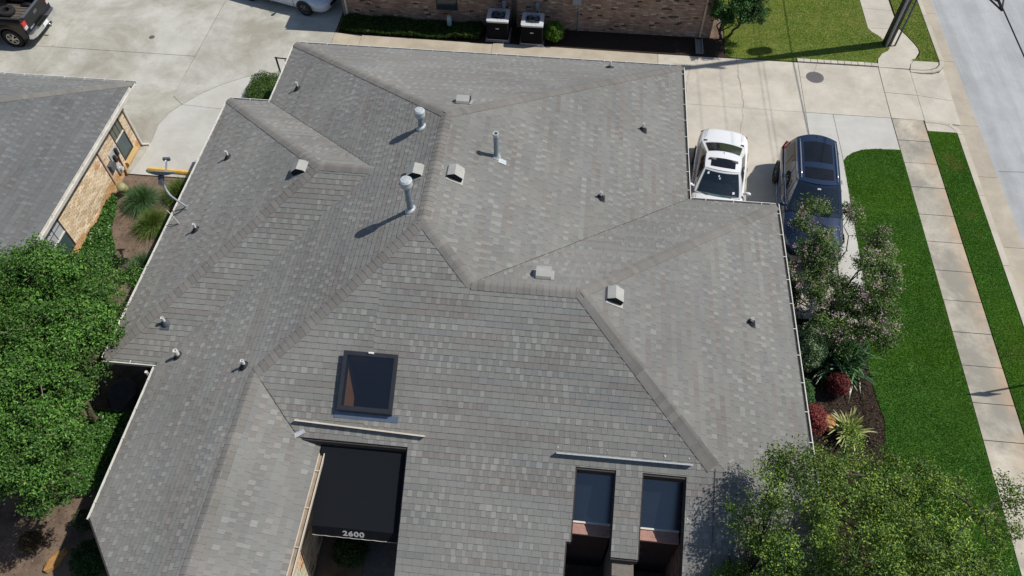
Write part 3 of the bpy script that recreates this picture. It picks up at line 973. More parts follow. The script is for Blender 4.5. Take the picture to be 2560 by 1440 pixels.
def trough(name, p0, p1, out, z, parent, mat='white_metal', hangers=True, w=0.115, step=0.62, inside=None, filled=None):
    """open U-shaped eaves gutter with hanger straps"""
    p0, p1 = Vector((*p0, z)), Vector((*p1, z))
    o = Vector((*out, 0))
    prof = [(0.0, 0.0), (0.0, -0.11), (w, -0.125), (w + 0.012, -0.02), (w + 0.012, 0.0), (w - 0.006, 0.0), (w - 0.012, -0.115), (0.008, -0.1), (0.008, 0.0)]
    n = len(prof)
    vs = [p + o * a + Vector((0, 0, b)) for p in (p0, p1) for a, b in prof]
    fs = [(i, (i + 1) % n, n + (i + 1) % n, n + i) for i in range(n)]
    fs += [tuple(range(n)), tuple(range(2 * n - 1, n - 1, -1))]
    g = MB().add(vs, fs).build(name, mat, parent)
    if filled:
        d = (p1 - p0)
        MB().add([p0 + o * 0.01 + Vector((0, 0, -0.045)), p0 + o * (w - 0.01) + Vector((0, 0, -0.05)), p1 + o * (w - 0.01) + Vector((0, 0, -0.05)), p1 + o * 0.01 + Vector((0, 0, -0.045))], [(0, 1, 2, 3)]).build('gutter_debris', filled, parent)
    if hangers:
        L = (p1 - p0).length
        k = int(L / step)
        d = (p1 - p0).normalized()
        for i in range(1, k + 1):
            c = p0 + d * (L * (i - 0.5) / k)
            MB().bar(c + Vector((0, 0, 0.006)) - o * 0.0, c + Vector((0, 0, 0.006)) + o * (w + 0.012), 0.016, 0.006).build('gutter_hanger', mat, g)
    return g

rs = np.random.default_rng(5)
house = thing('office_building', 'large single-storey building with grey shingled hip roofs filling the picture', 'building', (-3, 12, 0))
roof = deck(faces, 'roof', house)
pcs = []
for pl, poly in faces:
    shingle_faces(pcs, pl, poly, rs)
emit_pieces(pcs, 'shingle', roof, 'shingle')
cps = []
hipF_end = (3.64, 6.72)
for lo, hi, pa, pb in [(A, P1, 'ML', 'MB'), (B, P1, 'MR', 'MB'), (P2, P1, 'ML', 'MR'), (G, P2, 'ML', 'F'), (J, P2, 'F', 'MR'), (J, P3, 'F', 'RB'), (D_, P3, 'RB', 'RR'), (hipF_end, P3, 'F', 'RR'),
                       (LA, LP, 'LL', 'LB'), (LC, LP, 'LL', 'LF'), (LJ, LP, 'LB', 'LF'), (GF, G, 'ML', 'FR')]:
    caps(cps, lo, hi, pa, pb, rs)
emit_pieces(cps, 'ridge_cap', roof, 'shingle')

vs_ = MB()
for p, q, pa, pb in [(J, C_, 'MR', 'RB'), (LJ, LI, 'ML', 'LB'), (G, (-5.56, 6.6), 'F', 'FR')]:
    a_, b_ = Vector(p), Vector(q)
    n_ = 24
    pts = []
    for i in range(n_ + 1):
        w_ = a_.lerp(b_, i / n_)
        pts.append((w_.x + random.uniform(-0.006, 0.006), w_.y + random.uniform(-0.006, 0.006), max(pz(pa, w_.x, w_.y), pz(pb, w_.x, w_.y)) + 0.014))
    vs_.tube(pts, 0.007, 4)
    vs_.build('valley_shadow_seam', 'joint', roof)  # dark bar stands in for shadow and dirt along the valley cut
    vs_ = MB()
# eaves gutters (white aluminium, open at the top)
for p0, p1, o, z in [(A, B, (0, 1), HE), (LI, A, (-1, 0), HE), (LA, LI, (0, 1), HE), (LC, LA, (-1, 0), HE), (LC, LG, (0, -1), HE), (E1, (LG[0], LG[1] - 0.13), (-1, 0), HE),
                     (C_, B, (1, 0), HE), ((C_[0] + 0.13, C_[1]), D_, (0, 1), HE), (E_, (D_[0], D_[1] + 0.1), (1, 0), HE)]:
    trough('gutter', p0, p1, o, z - 0.01, house, w=0.075 if o == (-1, 0) else 0.1, step=0.75, filled='gutter_dirt' if o in ((1, 0), (0, 1)) else None)
trough('gutter', ER, (-5.05, 6.35), (1, 0), pz('FR', -5.05, 0) - 0.015, house, 'cream', True, 0.115, 0.8, filled='tan_dirt')
# fascia trim of the notches in the front slope
fm = MB()
def fas(p0, p1, h=0.2):
    a, b = on('F', *p0, -0.03), on('F', *p1, -0.03)
    d = (b - a).normalized()
    n = Vector((d.y, -d.x, 0)).normalized() * 0.02
    v = [a, b, b - Vector((0, 0, h)), a - Vector((0, 0, h))]
    fm.add([p + n for p in v] + [p - n * 0.4 for p in v], [(0, 1, 2, 3), (7, 6, 5, 4), (0, 4, 5, 1), (3, 2, 6, 7), (0, 3, 7, 4), (1, 5, 6, 2)])
for p, q in [((-5.54, 6.55), (-3.05, 6.55)), ((-3.05, 6.55), (-3.03, FY)), ((-3.03, FY - 0.01), (0.6, FY - 0.01)), ((0.6, FY), (0.6, 5.07)), ((0.7, 5.09), (0.7, 6.48)), ((0.7, 6.48), (1.56, 6.48)), ((1.56, 6.48), (1.56, 4.87)),
             ((1.57, 4.86), (2.14, 4.86)), ((2.15, 4.87), (2.15, 6.48)), ((2.15, 6.48), (3.08, 6.48)), ((3.08, 6.48), (3.08, FY)), ((3.08, FY - 0.01), (3.7, FY - 0.01))]:
    fas(p, q)
fm.build('fascia', 'fascia', house)
# standing seam strip at the right edge of the front slope
sm = MB()
v0, v1 = on('F', 3.69, 6.7, 0.02), on('F', 3.69, FY, 0.02)
sm.bar(v0, v1, 0.009, 0.016)
sm.build('edge_flashing', 'deck', house)
# prow rake boards of the front wing
rk = MB()
for p, q, pl in ((E1, GF, 'ML'), (ER, GF, 'FR')):
    rk.bar(on(pl, *p, -0.08), on(pl, *q, -0.08), 0.03, 0.2)
rk.build('rake_board', 'fascia', house)
# small bright flashing where the valley drains over the awning
fl = MB()
fl.add([tuple(on('F', -5.62, 6.62, 0.03)), tuple(on('F', -5.42, 6.72, 0.035)), tuple(on('F', -5.36, 6.66, 0.035)), tuple(on('FR', -5.58, 6.5, 0.03))], [(0, 1, 2, 3)])
fl.build('valley_flashing', 'galv_top', house)

# walls under the eaves
def wall_prism(name, poly, z1, mat, parent):
    return MB().prism(poly, -0.1, z1).build(name, mat, parent)
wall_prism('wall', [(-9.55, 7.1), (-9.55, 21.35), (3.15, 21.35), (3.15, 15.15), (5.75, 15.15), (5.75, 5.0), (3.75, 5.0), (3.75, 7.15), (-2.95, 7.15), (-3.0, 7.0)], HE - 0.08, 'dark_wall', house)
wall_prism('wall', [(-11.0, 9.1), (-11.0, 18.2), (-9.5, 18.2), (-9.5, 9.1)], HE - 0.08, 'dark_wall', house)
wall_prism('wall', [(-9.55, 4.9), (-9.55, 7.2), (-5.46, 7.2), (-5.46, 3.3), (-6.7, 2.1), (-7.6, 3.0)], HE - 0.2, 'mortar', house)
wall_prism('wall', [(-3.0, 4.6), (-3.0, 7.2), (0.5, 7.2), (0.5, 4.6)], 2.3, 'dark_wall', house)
# brick skin of the front wing wall beside the awning
def brick_piece(o, du, nrm, u0, u1, z0, z1, proud, col):
    o, du, nrm = Vector(o), Vector(du), Vector(nrm)
    vs = []
    for d in (0.0, proud):
        for u, z in ((u0, z0), (u1, z0), (u1, z1), (u0, z1)):
            p = o + du * u + nrm * d
            vs.append((p.x, p.y, z))
    f = [(4, 5, 6, 7), (0, 1, 5, 4), (1, 2, 6, 5), (2, 3, 7, 6), (3, 0, 4, 7)]
    if du.cross(Vector((0, 0, 1))).dot(nrm) < 0:
        f = [q[::-1] for q in f]
    return (vs, f, col)
def lay_bricks(o, du, nrm, length, z0, z1, palette, r, openings=(), bl=0.203, bh=0.0667, mt=0.010, proud=0.012, accent=None, jitter=0.004):
    out = []
    row = 0
    z = z0
    while z < z1 - 0.02:
        u = -random.random() * 0.01 - (bl / 2 if row % 2 else 0)
        while u < length:
            a, b = max(0, u), min(length, u + bl - mt)
            segs = [(a, b)]
            zc = z + bh / 2
            for (ou0, ou1, oz0, oz1) in openings:
                if oz0 < zc < oz1:
                    ns = []
                    for s0, s1 in segs:
                        if s1 <= ou0 or s0 >= ou1:
                            ns.append((s0, s1))
                        else:
                            if s0 < ou0:
                                ns.append((s0, ou0))
                            if s1 > ou1:
                                ns.append((ou1, s1))
                    segs = ns
            for s0, s1 in segs:
                if s1 - s0 > 0.02:
                    c = np.array(palette[int(r.integers(len(palette)))]) * r.uniform(0.85, 1.15)
                    if accent:
                        c = accent((s0 + s1) / 2, zc, c, r)
                    out.append(brick_piece(o, du, nrm, s0, s1, z, min(z1, z + bh - mt), proud + r.uniform(-jitter, jitter), tuple(c)))
            u += bl
        z += bh
        row += 1
    return out
tan = [(0.50, 0.34, 0.20), (0.55, 0.40, 0.25), (0.58, 0.45, 0.30), (0.48, 0.31, 0.18), (0.60, 0.47, 0.33)]
def wing_accent(u, z, c, r):
    k = abs((u - 0.9) - (1.75 - z) * 0.15)
    if 0.0 < z < 2.4 and k < 0.16 + 0.06 * math.sin(z * 9) and r.random() < 0.75:
        c = np.array((0.40, 0.47, 0.36)) * r.uniform(0.8, 1.15)
    if r.random() < 0.06:
        c = np.array((0.28, 0.12, 0.07))
    return c
wing_wall = MB().add([(-5.455, 3.2, -0.1), (-5.455, 7.1, -0.1), (-5.455, 7.1, 3.0), (-5.455, 3.2, 3.0)], [(0, 1, 2, 3)]).build('brick_wall', 'mortar', house)
emit_pieces(lay_bricks((-5.455, 3.2, 0), (0, 1, 0), (1, 0, 0), 3.9, 0.0, 2.95, tan, rs, accent=wing_accent), 'brick', wing_wall, 'brick', 300)

# --- skylight
sk = MB()
x0, x1, y0, y1 = SK
def skp(x, y, h):
    return tuple(on('F', x, y, h))
def frame_ring(m, o, i, h0, h1):
    ox0, ox1, oy0, oy1 = o
    ix0, ix1, iy0, iy1 = i
    oc = [(ox0, oy0), (ox1, oy0), (ox1, oy1), (ox0, oy1)]
    ic = [(ix0, iy0), (ix1, iy0), (ix1, iy1), (ix0, iy1)]
    vs = [skp(*p, h1) for p in oc] + [skp(*p, h1) for p in ic] + [skp(*p, h0) for p in oc] + [skp(*p, h0) for p in ic]
    fs = []
    for k in range(4):
        n = (k + 1) % 4
        fs += [(k, n, 4 + n, 4 + k), (8 + k, 8 + n, n, k), (4 + k, 4 + n, 12 + n, 12 + k), (12 + k, 12 + n, 8 + n, 8 + k)]
    m.add(vs, fs)
frame_ring(sk, (x0 - 0.01, x1 + 0.01, y0 - 0.01, y1 + 0.01), (x0 + 0.05, x1 - 0.05, y0 + 0.05, y1 - 0.05), -0.1, 0.15)
skylight = sk.build('skylight', 'bronze', house)
f2 = MB()
frame_ring(f2, (x0 - 0.03, x1 + 0.03, y0 - 0.03, y1 + 0.03), (x0 + 0.055, x1 - 0.055, y0 + 0.055, y1 - 0.055), 0.152, 0.195)
f2.build('frame', 'bronze', skylight)
gl = MB().add([skp(x0 + 0.05, y0 + 0.05, 0.172), skp(x1 - 0.05, y0 + 0.05, 0.172), skp(x1 - 0.05, y1 - 0.05, 0.172), skp(x0 + 0.05, y1 - 0.05, 0.172)], [(0, 1, 2, 3)])
gl.build('pane', 'skylight_glass', skylight)
MB().add([skp(x0 - 0.12, y0 - 0.13, 0.02), skp(x1 + 0.16, y0 - 0.13, 0.02), skp(x1 + 0.16, y0 - 0.0, 0.022), skp(x0 - 0.12, y0 - 0.0, 0.022)], [(0, 1, 2, 3)]).build('apron_flashing', 'bluegrey', skylight)
MB().box((-4.12, y1 - 0.01, pz('F', 0, y1) + 0.198), (-4.0, y1 + 0.03, pz('F', 0, y1) + 0.23)).build('sensor_clip', 'white_metal', skylight)
sh = MB()
xa, xb, ya, yb_ = x0 + 0.03, x1 - 0.03, y0 + 0.03, y1 - 0.03
zb = 2.3
sh.add([(xa, ya, zb), (xb, ya, zb), (xb, yb_, zb), (xa, yb_, zb), skp(xa, ya, 0.1), skp(xb, ya, 0.1), skp(xb, yb_, 0.1), skp(xa, yb_, 0.1)], [(0, 4, 7, 3)])
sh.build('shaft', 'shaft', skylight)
MB().add(sh.v, [(1, 2, 6, 5), (0, 1, 5, 4), (2, 3, 7, 6)]).build('shaft_side_shaded', 'room', skylight)  # remaining shaft walls coloured dark to imitate their shade
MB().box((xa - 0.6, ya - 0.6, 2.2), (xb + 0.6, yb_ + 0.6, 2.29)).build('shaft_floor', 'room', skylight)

# --- rain diverters
def diverter(p0, p1, mat, h=0.10):
    a, b = on('F', *p0), on('F', *p1)
    m = MB()
    n = Vector((0, -0.4415, 0.897))
    upv = Vector((0, 0.897, 0.4415))
    m.add([a + n * 0.02, b + n * 0.02, b + n * h, a + n * h, a + n * 0.02 + upv * 0.03, b + n * 0.02 + upv * 0.03, b + n * h + upv * 0.035, a + n * h + upv * 0.035],
          [(0, 1, 2, 3), (7, 6, 5, 4), (3, 2, 6, 7), (0, 3, 7, 4), (1, 5, 6, 2), (0, 4, 5, 1)])
    return m.build('rain_diverter', mat, house)
diverter((-5.62, 6.88), (-2.68, 6.80), 'cream', 0.13)
diverter((0.24, 6.72), (3.19, 6.73), 'galv_top', 0.14)

for (bx, by, br) in [(0.27, 6.83, 0.035), (0.95, 6.87, 0.028), (1.35, 6.86, 0.022), (1.98, 6.86, 0.025), (2.6, 6.85, 0.035), (3.12, 6.85, 0.03), (-0.45, 7.22, 0.018), (-0.2, 7.2, 0.016), (-0.12, 7.24, 0.018), (0.98, 7.23, 0.026), (3.15, 5.7, 0.03), (3.2, 6.0, 0.02)]:
    k_ = [(bx + br * 0.6 * random.uniform(0.5, 1.2) * math.cos(2 * math.pi * i / 7), by + br * 0.6 * random.uniform(0.5, 1.2) * math.sin(2 * math.pi * i / 7)) for i in range(7)]
    MB().add([tuple(on('F', x, y, 0.026)) for x, y in k_], [tuple(range(7))]).build('bird_dropping', 'white_print', roof)

# --- awning over the entrance with the house number
aw = MB()
ax0, ax1 = -5.02, -3.075
top, bot = (6.68, 3.46), (4.95, 2.61)
aw.grid(lambda u, v: (ax0 + (ax1 - ax0) * u, bot[0] + (top[0] - bot[0]) * v, bot[1] + (top[1] - bot[1]) * v - 0.015 * math.sin(math.pi * v)), 4, 8)
aw.add([(ax0, bot[0], bot[1]), (ax0, top[0], top[1]), (ax0, top[0], bot[1])], [(0, 1, 2)])
aw.add([(ax1, bot[0], bot[1]), (ax1, top[0], top[1]), (ax1, top[0], bot[1])], [(2, 1, 0)])
awning = aw.build('awning', 'awning', house)
awning['label'] = 'black cloth entrance awning with number on its valance'
va = MB()
ns = 40
zt, zl = bot[1], bot[1] - 0.24
scal = lambda u: 0.025 * abs(math.sin(u * math.pi * 7))
va.add([(ax0 + (ax1 - ax0) * i / ns, bot[0] - 0.004, zt) for i in range(ns + 1)] + [(ax0 + (ax1 - ax0) * i / ns, bot[0] - 0.124, zl - scal(i / ns)) for i in range(ns + 1)],
       [(i, ns + 1 + i, ns + 2 + i, i + 1) for i in range(ns)])
va.build('valance', 'awning', awning)
MB().tube([(ax0 + (ax1 - ax0) * i / ns, bot[0] - 0.126, zl - scal(i / ns)) for i in range(ns + 1)], 0.006, 5).build('piping', 'white_fascia', awning)
fc = bpy.data.curves.new('house_number', 'FONT')
fc.body = '2600'
fc.size = 0.2
fc.extrude = 0.002
fc.offset = 0.006
fc.space_character = 1.12
fc.align_x = 'CENTER'
ft = bpy.data.objects.new('house_number', fc)
COL.objects.link(ft)
ft.data.materials.append(M['white_print'])
bpy.context.view_layer.update()
fme = bpy.data.meshes.new_from_object(ft.evaluated_get(bpy.context.evaluated_depsgraph_get()))
bpy.data.objects.remove(ft)
Tm = Matrix.Translation((-4.08, bot[0] - 0.102, zt - 0.185)) @ Matrix.Rotation(R_(63.4), 4, 'X') @ Matrix.Diagonal((1.12, 1.0, 1, 1))
fme.transform(Tm)
if not fme.materials:
    fme.materials.append(M['white_print'])
link('house_number', fme, awning)

# --- sloping windows in the two notches of the front slope
for (nx0, nx1) in ((0.69, 1.57), (2.14, 3.09)):
    win = MB()
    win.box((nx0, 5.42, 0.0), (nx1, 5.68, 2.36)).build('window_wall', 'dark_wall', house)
    s = MB().box((nx0 + 0.002, 5.40, 2.362), (nx1 - 0.002, 5.70, 2.44)).build('window_sill', 'red_sill', house)
    w = MB()
    w.add([(nx0 - 0.05, 5.66, 2.47), (nx1 + 0.05, 5.66, 2.47), (nx1 + 0.05, 6.75, 3.22), (nx0 - 0.05, 6.75, 3.22)], [(0, 1, 2, 3)])
    pane = w.build('window_pane', 'slope_glass', house)
    MB().bar((nx0, 5.655, 2.465), (nx1, 5.655, 2.465), 0.04, 0.035).build('window_rail', 'white_fascia', house)
    MB().box((nx0 - 0.2, 5.72, 1.6), (nx1 + 0.2, 7.1, 1.7)).build('room_floor', 'room', house)
    MB().add([(nx0 - 0.02, 5.7, 1.65), (nx0 - 0.02, 7.1, 1.65), (nx0 - 0.02, 7.1, 3.6), (nx0 - 0.02, 5.7, 2.5)], [(0, 1, 2, 3)]).build('room_wall', 'room', house)
# brick pier under the middle strip and low walls in front of the windows
pier = MB().box((1.62, 4.55, -0.1), (2.08, 5.4, 2.55)).build('brick_pier', 'mortar_dark', house)
dk = [(0.20, 0.115, 0.085), (0.24, 0.15, 0.11), (0.17, 0.10, 0.08), (0.27, 0.18, 0.13)]
bp = lay_bricks((1.62, 4.55, 0), (1, 0, 0), (0, -1, 0), 0.46, 0, 2.5, dk, rs) + lay_bricks((2.08, 4.55, 0), (0, 1, 0), (1, 0, 0), 0.85, 0, 2.5, dk, rs)
emit_pieces(bp, 'brick', pier, 'brick', 300)
wall2 = MB().box((3.14, 4.2, -0.1), (3.4, 5.6, 2.5)).build('side_wall', 'mortar_dark', house)
emit_pieces(lay_bricks((3.14, 5.5, 0), (0, -1, 0), (-1, 0, 0), 1.3, 0, 2.5, dk, rs), 'brick', wall2, 'brick', 300)
lw = MB().box((0.4, 4.25, -0.1), (3.14, 4.5, 0.75)).build('low_wall', 'mortar_dark', house)
emit_pieces(lay_bricks((0.4, 4.25, 0), (1, 0, 0), (0, -1, 0), 2.74, 0, 0.74, dk, rs), 'brick', lw, 'brick', 100)

# --- flues, vent pipes and box vents on the roof
def tilt_basis(pl):
    a, b, c = PL[pl]
    n = Vector((-a, -b, 1)).normalized()
    up = Vector((a, b, a * a + b * b)).normalized()
    al = up.cross(n).normalized()
    return al, up, n
def flue(x, y, pl, h, r, cap_r, cap_h):
    z = pz(pl, x, y)
    al, up, n = tilt_basis(pl)
    m = MB()
    m.lathe([(r, -0.1), (r, h)], (x, y, z), 20)
    f = m.build('flue_pipe', 'galv', house, smooth=True)
    fl = MB()
    b = Vector((x, y, z))
    ring = lambda rr, hh: [b + (al * math.cos(t) + up * math.sin(t)) * rr + n * hh for t in [2 * math.pi * k / 20 for k in range(20)]]
    r1, r2 = ring(r * 2.0, 0.02), ring(r * 1.75, 0.035)
    zz = [Vector((x + r * 1.04 * math.cos(2 * math.pi * k / 20), y + r * 1.04 * math.sin(2 * math.pi * k / 20), z + 0.16)) for k in range(20)]
    r3 = ring(r * 1.5, 0.05)
    rr = [r1, r2, r3, zz]
    fl.add([p for q in rr for p in q], [(i * 20 + k, i * 20 + (k + 1) % 20, (i + 1) * 20 + (k + 1) % 20, (i + 1) * 20 + k) for i in range(3) for k in range(20)])
    q = [b + al * i * r * 2.3 + up * j * r * 2.6 + n * 0.021 for i, j in ((-1, -1), (1, -1), (1, 1), (-1, 1))]
    fl.build('storm_collar', 'galv_top', f, smooth=True)
    if cap_h:
        c = MB()
        c.lathe([(r * 1.02, h - 0.04), (cap_r * 0.93, h - 0.03), (cap_r, h), (cap_r, h + cap_h * 0.45), (cap_r * 0.97, h + cap_h * 0.52), (cap_r * 1.03, h + cap_h * 0.56), (cap_r * 1.03, h + cap_h * 0.8), (cap_r * 0.8, h + cap_h), (0, h + cap_h * 1.06)], (x, y, z), 24)
        c.build('flue_cap', 'galv_top', f, smooth=True, auto=35)
    return f
flue(-3.66, 11.66, 'ML', 0.86, 0.075, 0.145, 0.19)
flue(-3.93, 14.66, 'ML', 0.42, 0.075, 0.138, 0.19)
f3 = flue(-1.89, 14.12, 'MR', 0.80, 0.062, 0, 0)
MB().lathe([(0.066, 0.72), (0.078, 0.73), (0.078, 0.82), (0.05, 0.82), (0.05, 0.70), (0.0, 0.70)], (-1.89, 14.12, pz('MR', -1.89, 0)), 20).build('flue_collar', 'galv_top', f3, smooth=True, auto=35)
al, up, n = tilt_basis('MR')
b = on('MR', -1.72, 14.02, 0.03)
MB().add([b + al * i * 0.08 + up * j * 0.11 for i, j in ((-1, -1), (1, -1), (1, 1), (-1, 1))], [(0, 1, 2, 3)]).build('base_plate', 'galv_top', f3)

def vent_pipe(x, y, pl, h=0.27, r=0.034, boot='boot', lead=False):
    z = pz(pl, x, y)
    al, up, n = tilt_basis(pl)
    b = Vector((x, y, z))
    m = MB()
    m.lathe([(r, -0.05), (r, h), (r * 0.72, h), (r * 0.72, h - 0.1), (0, h - 0.1)], (x, y, z), 14)
    p = m.build('vent_pipe', 'pvc', house, smooth=True, auto=40)
    k = MB()
    ring = lambda rr, hh, o=0: [b + up * o + (al * math.cos(2 * math.pi * i / 14) + up * math.sin(2 * math.pi * i / 14)) * rr + n * hh for i in range(14)]
    rr = [ring(0.115, 0.018), ring(0.10, 0.05), [Vector((x + 0.045 * math.cos(2 * math.pi * i / 14), y + 0.045 * math.sin(2 * math.pi * i / 14), z + 0.12)) for i in range(14)]]
    k.add([q for s in rr for q in s], [(i * 14 + j, i * 14 + (j + 1) % 14, (i + 1) * 14 + (j + 1) % 14, (i + 1) * 14 + j) for i in range(2) for j in range(14)])
    k.build('boot', boot, p, smooth=True)
    k = MB()
    lo = -0.17 if lead else -0.13
    k.add([b + al * i * 0.125 + up * j + n * hh for i, j, hh in ((-1, lo, 0.022), (1, lo, 0.022), (1, 0.03, 0.02), (-1, 0.03, 0.02))], [(0, 1, 2, 3)])
    k.build('flashing', boot if not lead else 'boot_grey', p)
for x, y, pl, h, r in [(-8.98, 18.78, 'ML', 0.27, 0.034), (-9.35, 8.71, 'ML', 0.27, 0.056), (-7.08, 8.0, 'ML', 0.26, 0.04), (2.19, 17.71, 'MR', 0.26, 0.034), (0.95, 14.21, 'MR', 0.25, 0.034),
                       (1.13, 20.96, 'MB', 0.28, 0.034), (-10.15, 15.35, 'LL', 0.27, 0.036), (-10.12, 12.5, 'LL', 0.26, 0.036), (-9.96, 9.55, 'LF', 0.27, 0.04), (4.92, 10.93, 'RR', 0.22, 0.036)]:
    vent_pipe(x, y, pl, h, r, 'boot_grey' if pl == 'LF' else 'boot', pl == 'LF')

def box_vent(x, y, pl):
    al, up, n = tilt_basis(pl)
    b = on(pl, x, y)
    w = 0.18
    prof = [(-0.21, 0.02), (-0.19, 0.16), (0.05, 0.215), (0.2, 0.09), (0.21, 0.02)]       # (up the slope, above the roof)
    P = lambda i, s, h: b + al * (i * w) + up * s + n * h
    m = MB()
    k = len(prof)
    vs = [P(-1, s, h) for s, h in prof] + [P(1, s, h) for s, h in prof]
    m.add(vs, [(i, i + 1, k + i + 1, k + i) for i in range(k - 1)])
    o = m.build('box_vent', 'vent_grey', house)
    for i in (-1, 1):
        vv = [P(i * 0.96, s * 0.96, h * 0.97) for s, h in prof]
        MB().add(vv, [tuple(range(k)) if i > 0 else tuple(range(k - 1, -1, -1))]).build('shaded_side', 'vent_dark', o)  # end panels near black, their shade put into the colour
    fl = MB()
    fl.add([b + al * i * 0.25 + up * j + n * 0.019 for i, j in ((-1, -0.25), (1, -0.25), (1, 0.2), (-1, 0.2))], [(0, 1, 2, 3)])
    fl.build('flange', 'vent_grey', o)
for x, y, pl in [(-2.80, 12.95, 'MR'), (-3.74, 12.9, 'ML'), (-3.0, 15.95, 'MB'), (-7.08, 13.6, 'LL'), (-0.37, 10.55, 'RB'), (1.28, 10.17, 'RR')]:
    box_vent(x, y, pl)
# downspouts
MB().tube([(-10.06, 18.75, 2.42), (-10.1, 18.78, 2.3), (-9.62, 18.5, 2.05), (-9.62, 18.5, 0.1)], 0.04, 8).build('downspout', 'white_metal', house)
MB().tube([(-10.25, 8.4, 2.46), (-10.25, 8.4, 2.28), (-9.6, 8.0, 2.0), (-9.6, 8.0, 0.1)], 0.04, 8).build('downspout', 'white_metal', house)

# ------------------------------------------------------------------ brick house on the left
LHX, LHE = -15.55, 2.3
PL['HR'] = (-0.49, 0.0, LHE - 0.49 * 15.22)
PL['HB'] = (0.0, -0.49, LHE + 0.49 * 19.41)
hc, hl, hs = (-15.22, 19.41), (-34.0, 19.41), (-15.22, -4.0)
hp = (-15.22 - 7.5, 19.41 - 7.5)
hfaces = [('HR', [hc, hp, (hp[0], -4.0), hs]), ('HB', [hc, hl, (hl[0], hp[1]), hp])]
lhouse = thing('brick_house', 'tan brick house with grey shingle roof on the left', 'house', (-19, 12, 0))
lroof = deck(hfaces, 'roof', lhouse)
rs2 = np.random.default_rng(21)
pcs = []
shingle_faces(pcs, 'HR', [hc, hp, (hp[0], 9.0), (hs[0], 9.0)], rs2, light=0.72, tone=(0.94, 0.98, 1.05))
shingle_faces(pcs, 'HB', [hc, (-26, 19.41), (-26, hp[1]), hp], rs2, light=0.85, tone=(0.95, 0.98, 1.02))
emit_pieces(pcs, 'shingle', lroof, 'shingle')
cps = []
caps(cps, hc, hp, 'HR', 'HB', rs2)
emit_pieces(cps, 'ridge_cap', lroof, 'shingle')
trough('gutter', (-26, 19.41), (hc[0] + 0.1, hc[1]), (0, 1), LHE - 0.01, lhouse, step=0.72)
trough('gutter', (hs[0], 8.0), hc, (1, 0), LHE - 0.01, lhouse, 'white_fascia', step=0.7)
wall_prism('wall', [(LHX, 2), (LHX, 18.78), (-33, 18.78), (-33, 2)], LHE - 0.02, 'mortar', lhouse)
W0 = 13.0                                             # brick skin starts at y = W0
lwall = MB().add([(LHX + 0.003, 8, -0.1), (LHX + 0.003, 18.78, -0.1), (LHX + 0.003, 18.78, LHE - 0.05), (LHX + 0.003, 8, LHE - 0.05)], [(0, 1, 2, 3)]).build('brick_wall', 'mortar', lhouse)
tanl = [(0.54, 0.42, 0.27), (0.59, 0.47, 0.32), (0.63, 0.52, 0.37), (0.51, 0.38, 0.24), (0.65, 0.55, 0.41), (0.57, 0.46, 0.33)]
def lh_accent(u, z, c, r):
    if z < 0.34 + 0.12 * math.sin(u * 2.3):
        c = np.array((0.50, 0.31, 0.15)) * r.uniform(0.85, 1.15)
    if r.random() < 0.012:
        c = np.array((0.52, 0.24, 0.15))
    return c
ops = [(17.58 - W0, 18.30 - W0, 0.32, 2.05), (12.0 - W0, 13.72 - W0, 0.42, 2.1)]
emit_pieces(lay_bricks((LHX + 0.003, W0, 0), (0, 1, 0), (1, 0, 0), 18.78 - W0, 0.02, 2.24, tanl, rs2, ops, bl=0.21, bh=0.072, mt=0.012, proud=0.014, accent=lh_accent), 'brick', lwall, 'brick')
# brick end wall towards the lot
nwall = MB().add([(-24, 18.782, -0.1), (LHX, 18.782, -0.1), (LHX, 18.782, LHE - 0.05), (-24, 18.782, LHE - 0.05)], [(3, 2, 1, 0)]).build('end_wall', 'mortar', lhouse)
def window(root, x, y0, y1, z0, z1, nx, nz, glass, split=0.5, name='window'):
    """sash window set against the mortar plane at x: frame, two sashes, meeting rail and glazing bars"""
    w = MB()
    fr = 0.05
    for a, b in (((y0, z0), (y1, z0 + fr)), ((y0, z1 - fr), (y1, z1)), ((y0, z0 + fr), (y0 + fr, z1 - fr)), ((y1 - fr, z0 + fr), (y1, z1 - fr))):
        w.box((x + 0.002, a[0], a[1]), (x + 0.026, b[0], b[1]))
    o = w.build(name, 'fascia', root)
    zm = z0 + (z1 - z0) * split
    MB().box((x + 0.008, y0 + fr, zm - 0.025), (x + 0.03, y1 - fr, zm + 0.025)).build('meeting_rail', 'white_fascia', o)
    g = glass if isinstance(glass, tuple) else (glass, glass)
    MB().box((x + 0.002, y0 + fr, z0 + fr), (x + 0.008, y1 - fr, zm - 0.025)).build('pane', g[0], o)
    MB().box((x + 0.002, y0 + fr, zm + 0.025), (x + 0.010, y1 - fr, z1 - fr)).build('pane', g[1], o)
    for i in range(1, nx):
        yy_ = y0 + (y1 - y0) * i / nx
        MB().box((x + 0.010, yy_ - 0.012, zm + 0.025), (x + 0.018, yy_ + 0.012, z1 - fr)).build('muntin', 'fascia', o)
    for j in range(1, nz):
        zz_ = zm + (z1 - zm) * j / nz
        MB().box((x + 0.010, y0 + fr, zz_ - 0.012), (x + 0.016, y1 - fr, zz_ + 0.012)).build('muntin', 'fascia', o)
    return o
M['olive_pane'] = simple('olive_blind_behind_glass', (0.10, 0.11, 0.08), 0.25, 0, 0.5, 0.1, 3)
M['blue_pane'] = simple('blue_grey_pane', (0.055, 0.085, 0.09), 0.12, 0, 0.5, 0.2, 2)
w1 = window(lhouse, LHX + 0.003, 17.58, 18.30, 0.34, 2.05, 3, 1, ('blue_pane', 'olive_pane'), 0.48)
w2 = window(lhouse, LHX + 0.003, 12.0, 13.72, 0.44, 2.1, 4, 3, ('blue_pane', 'window_pale'), 0.42)
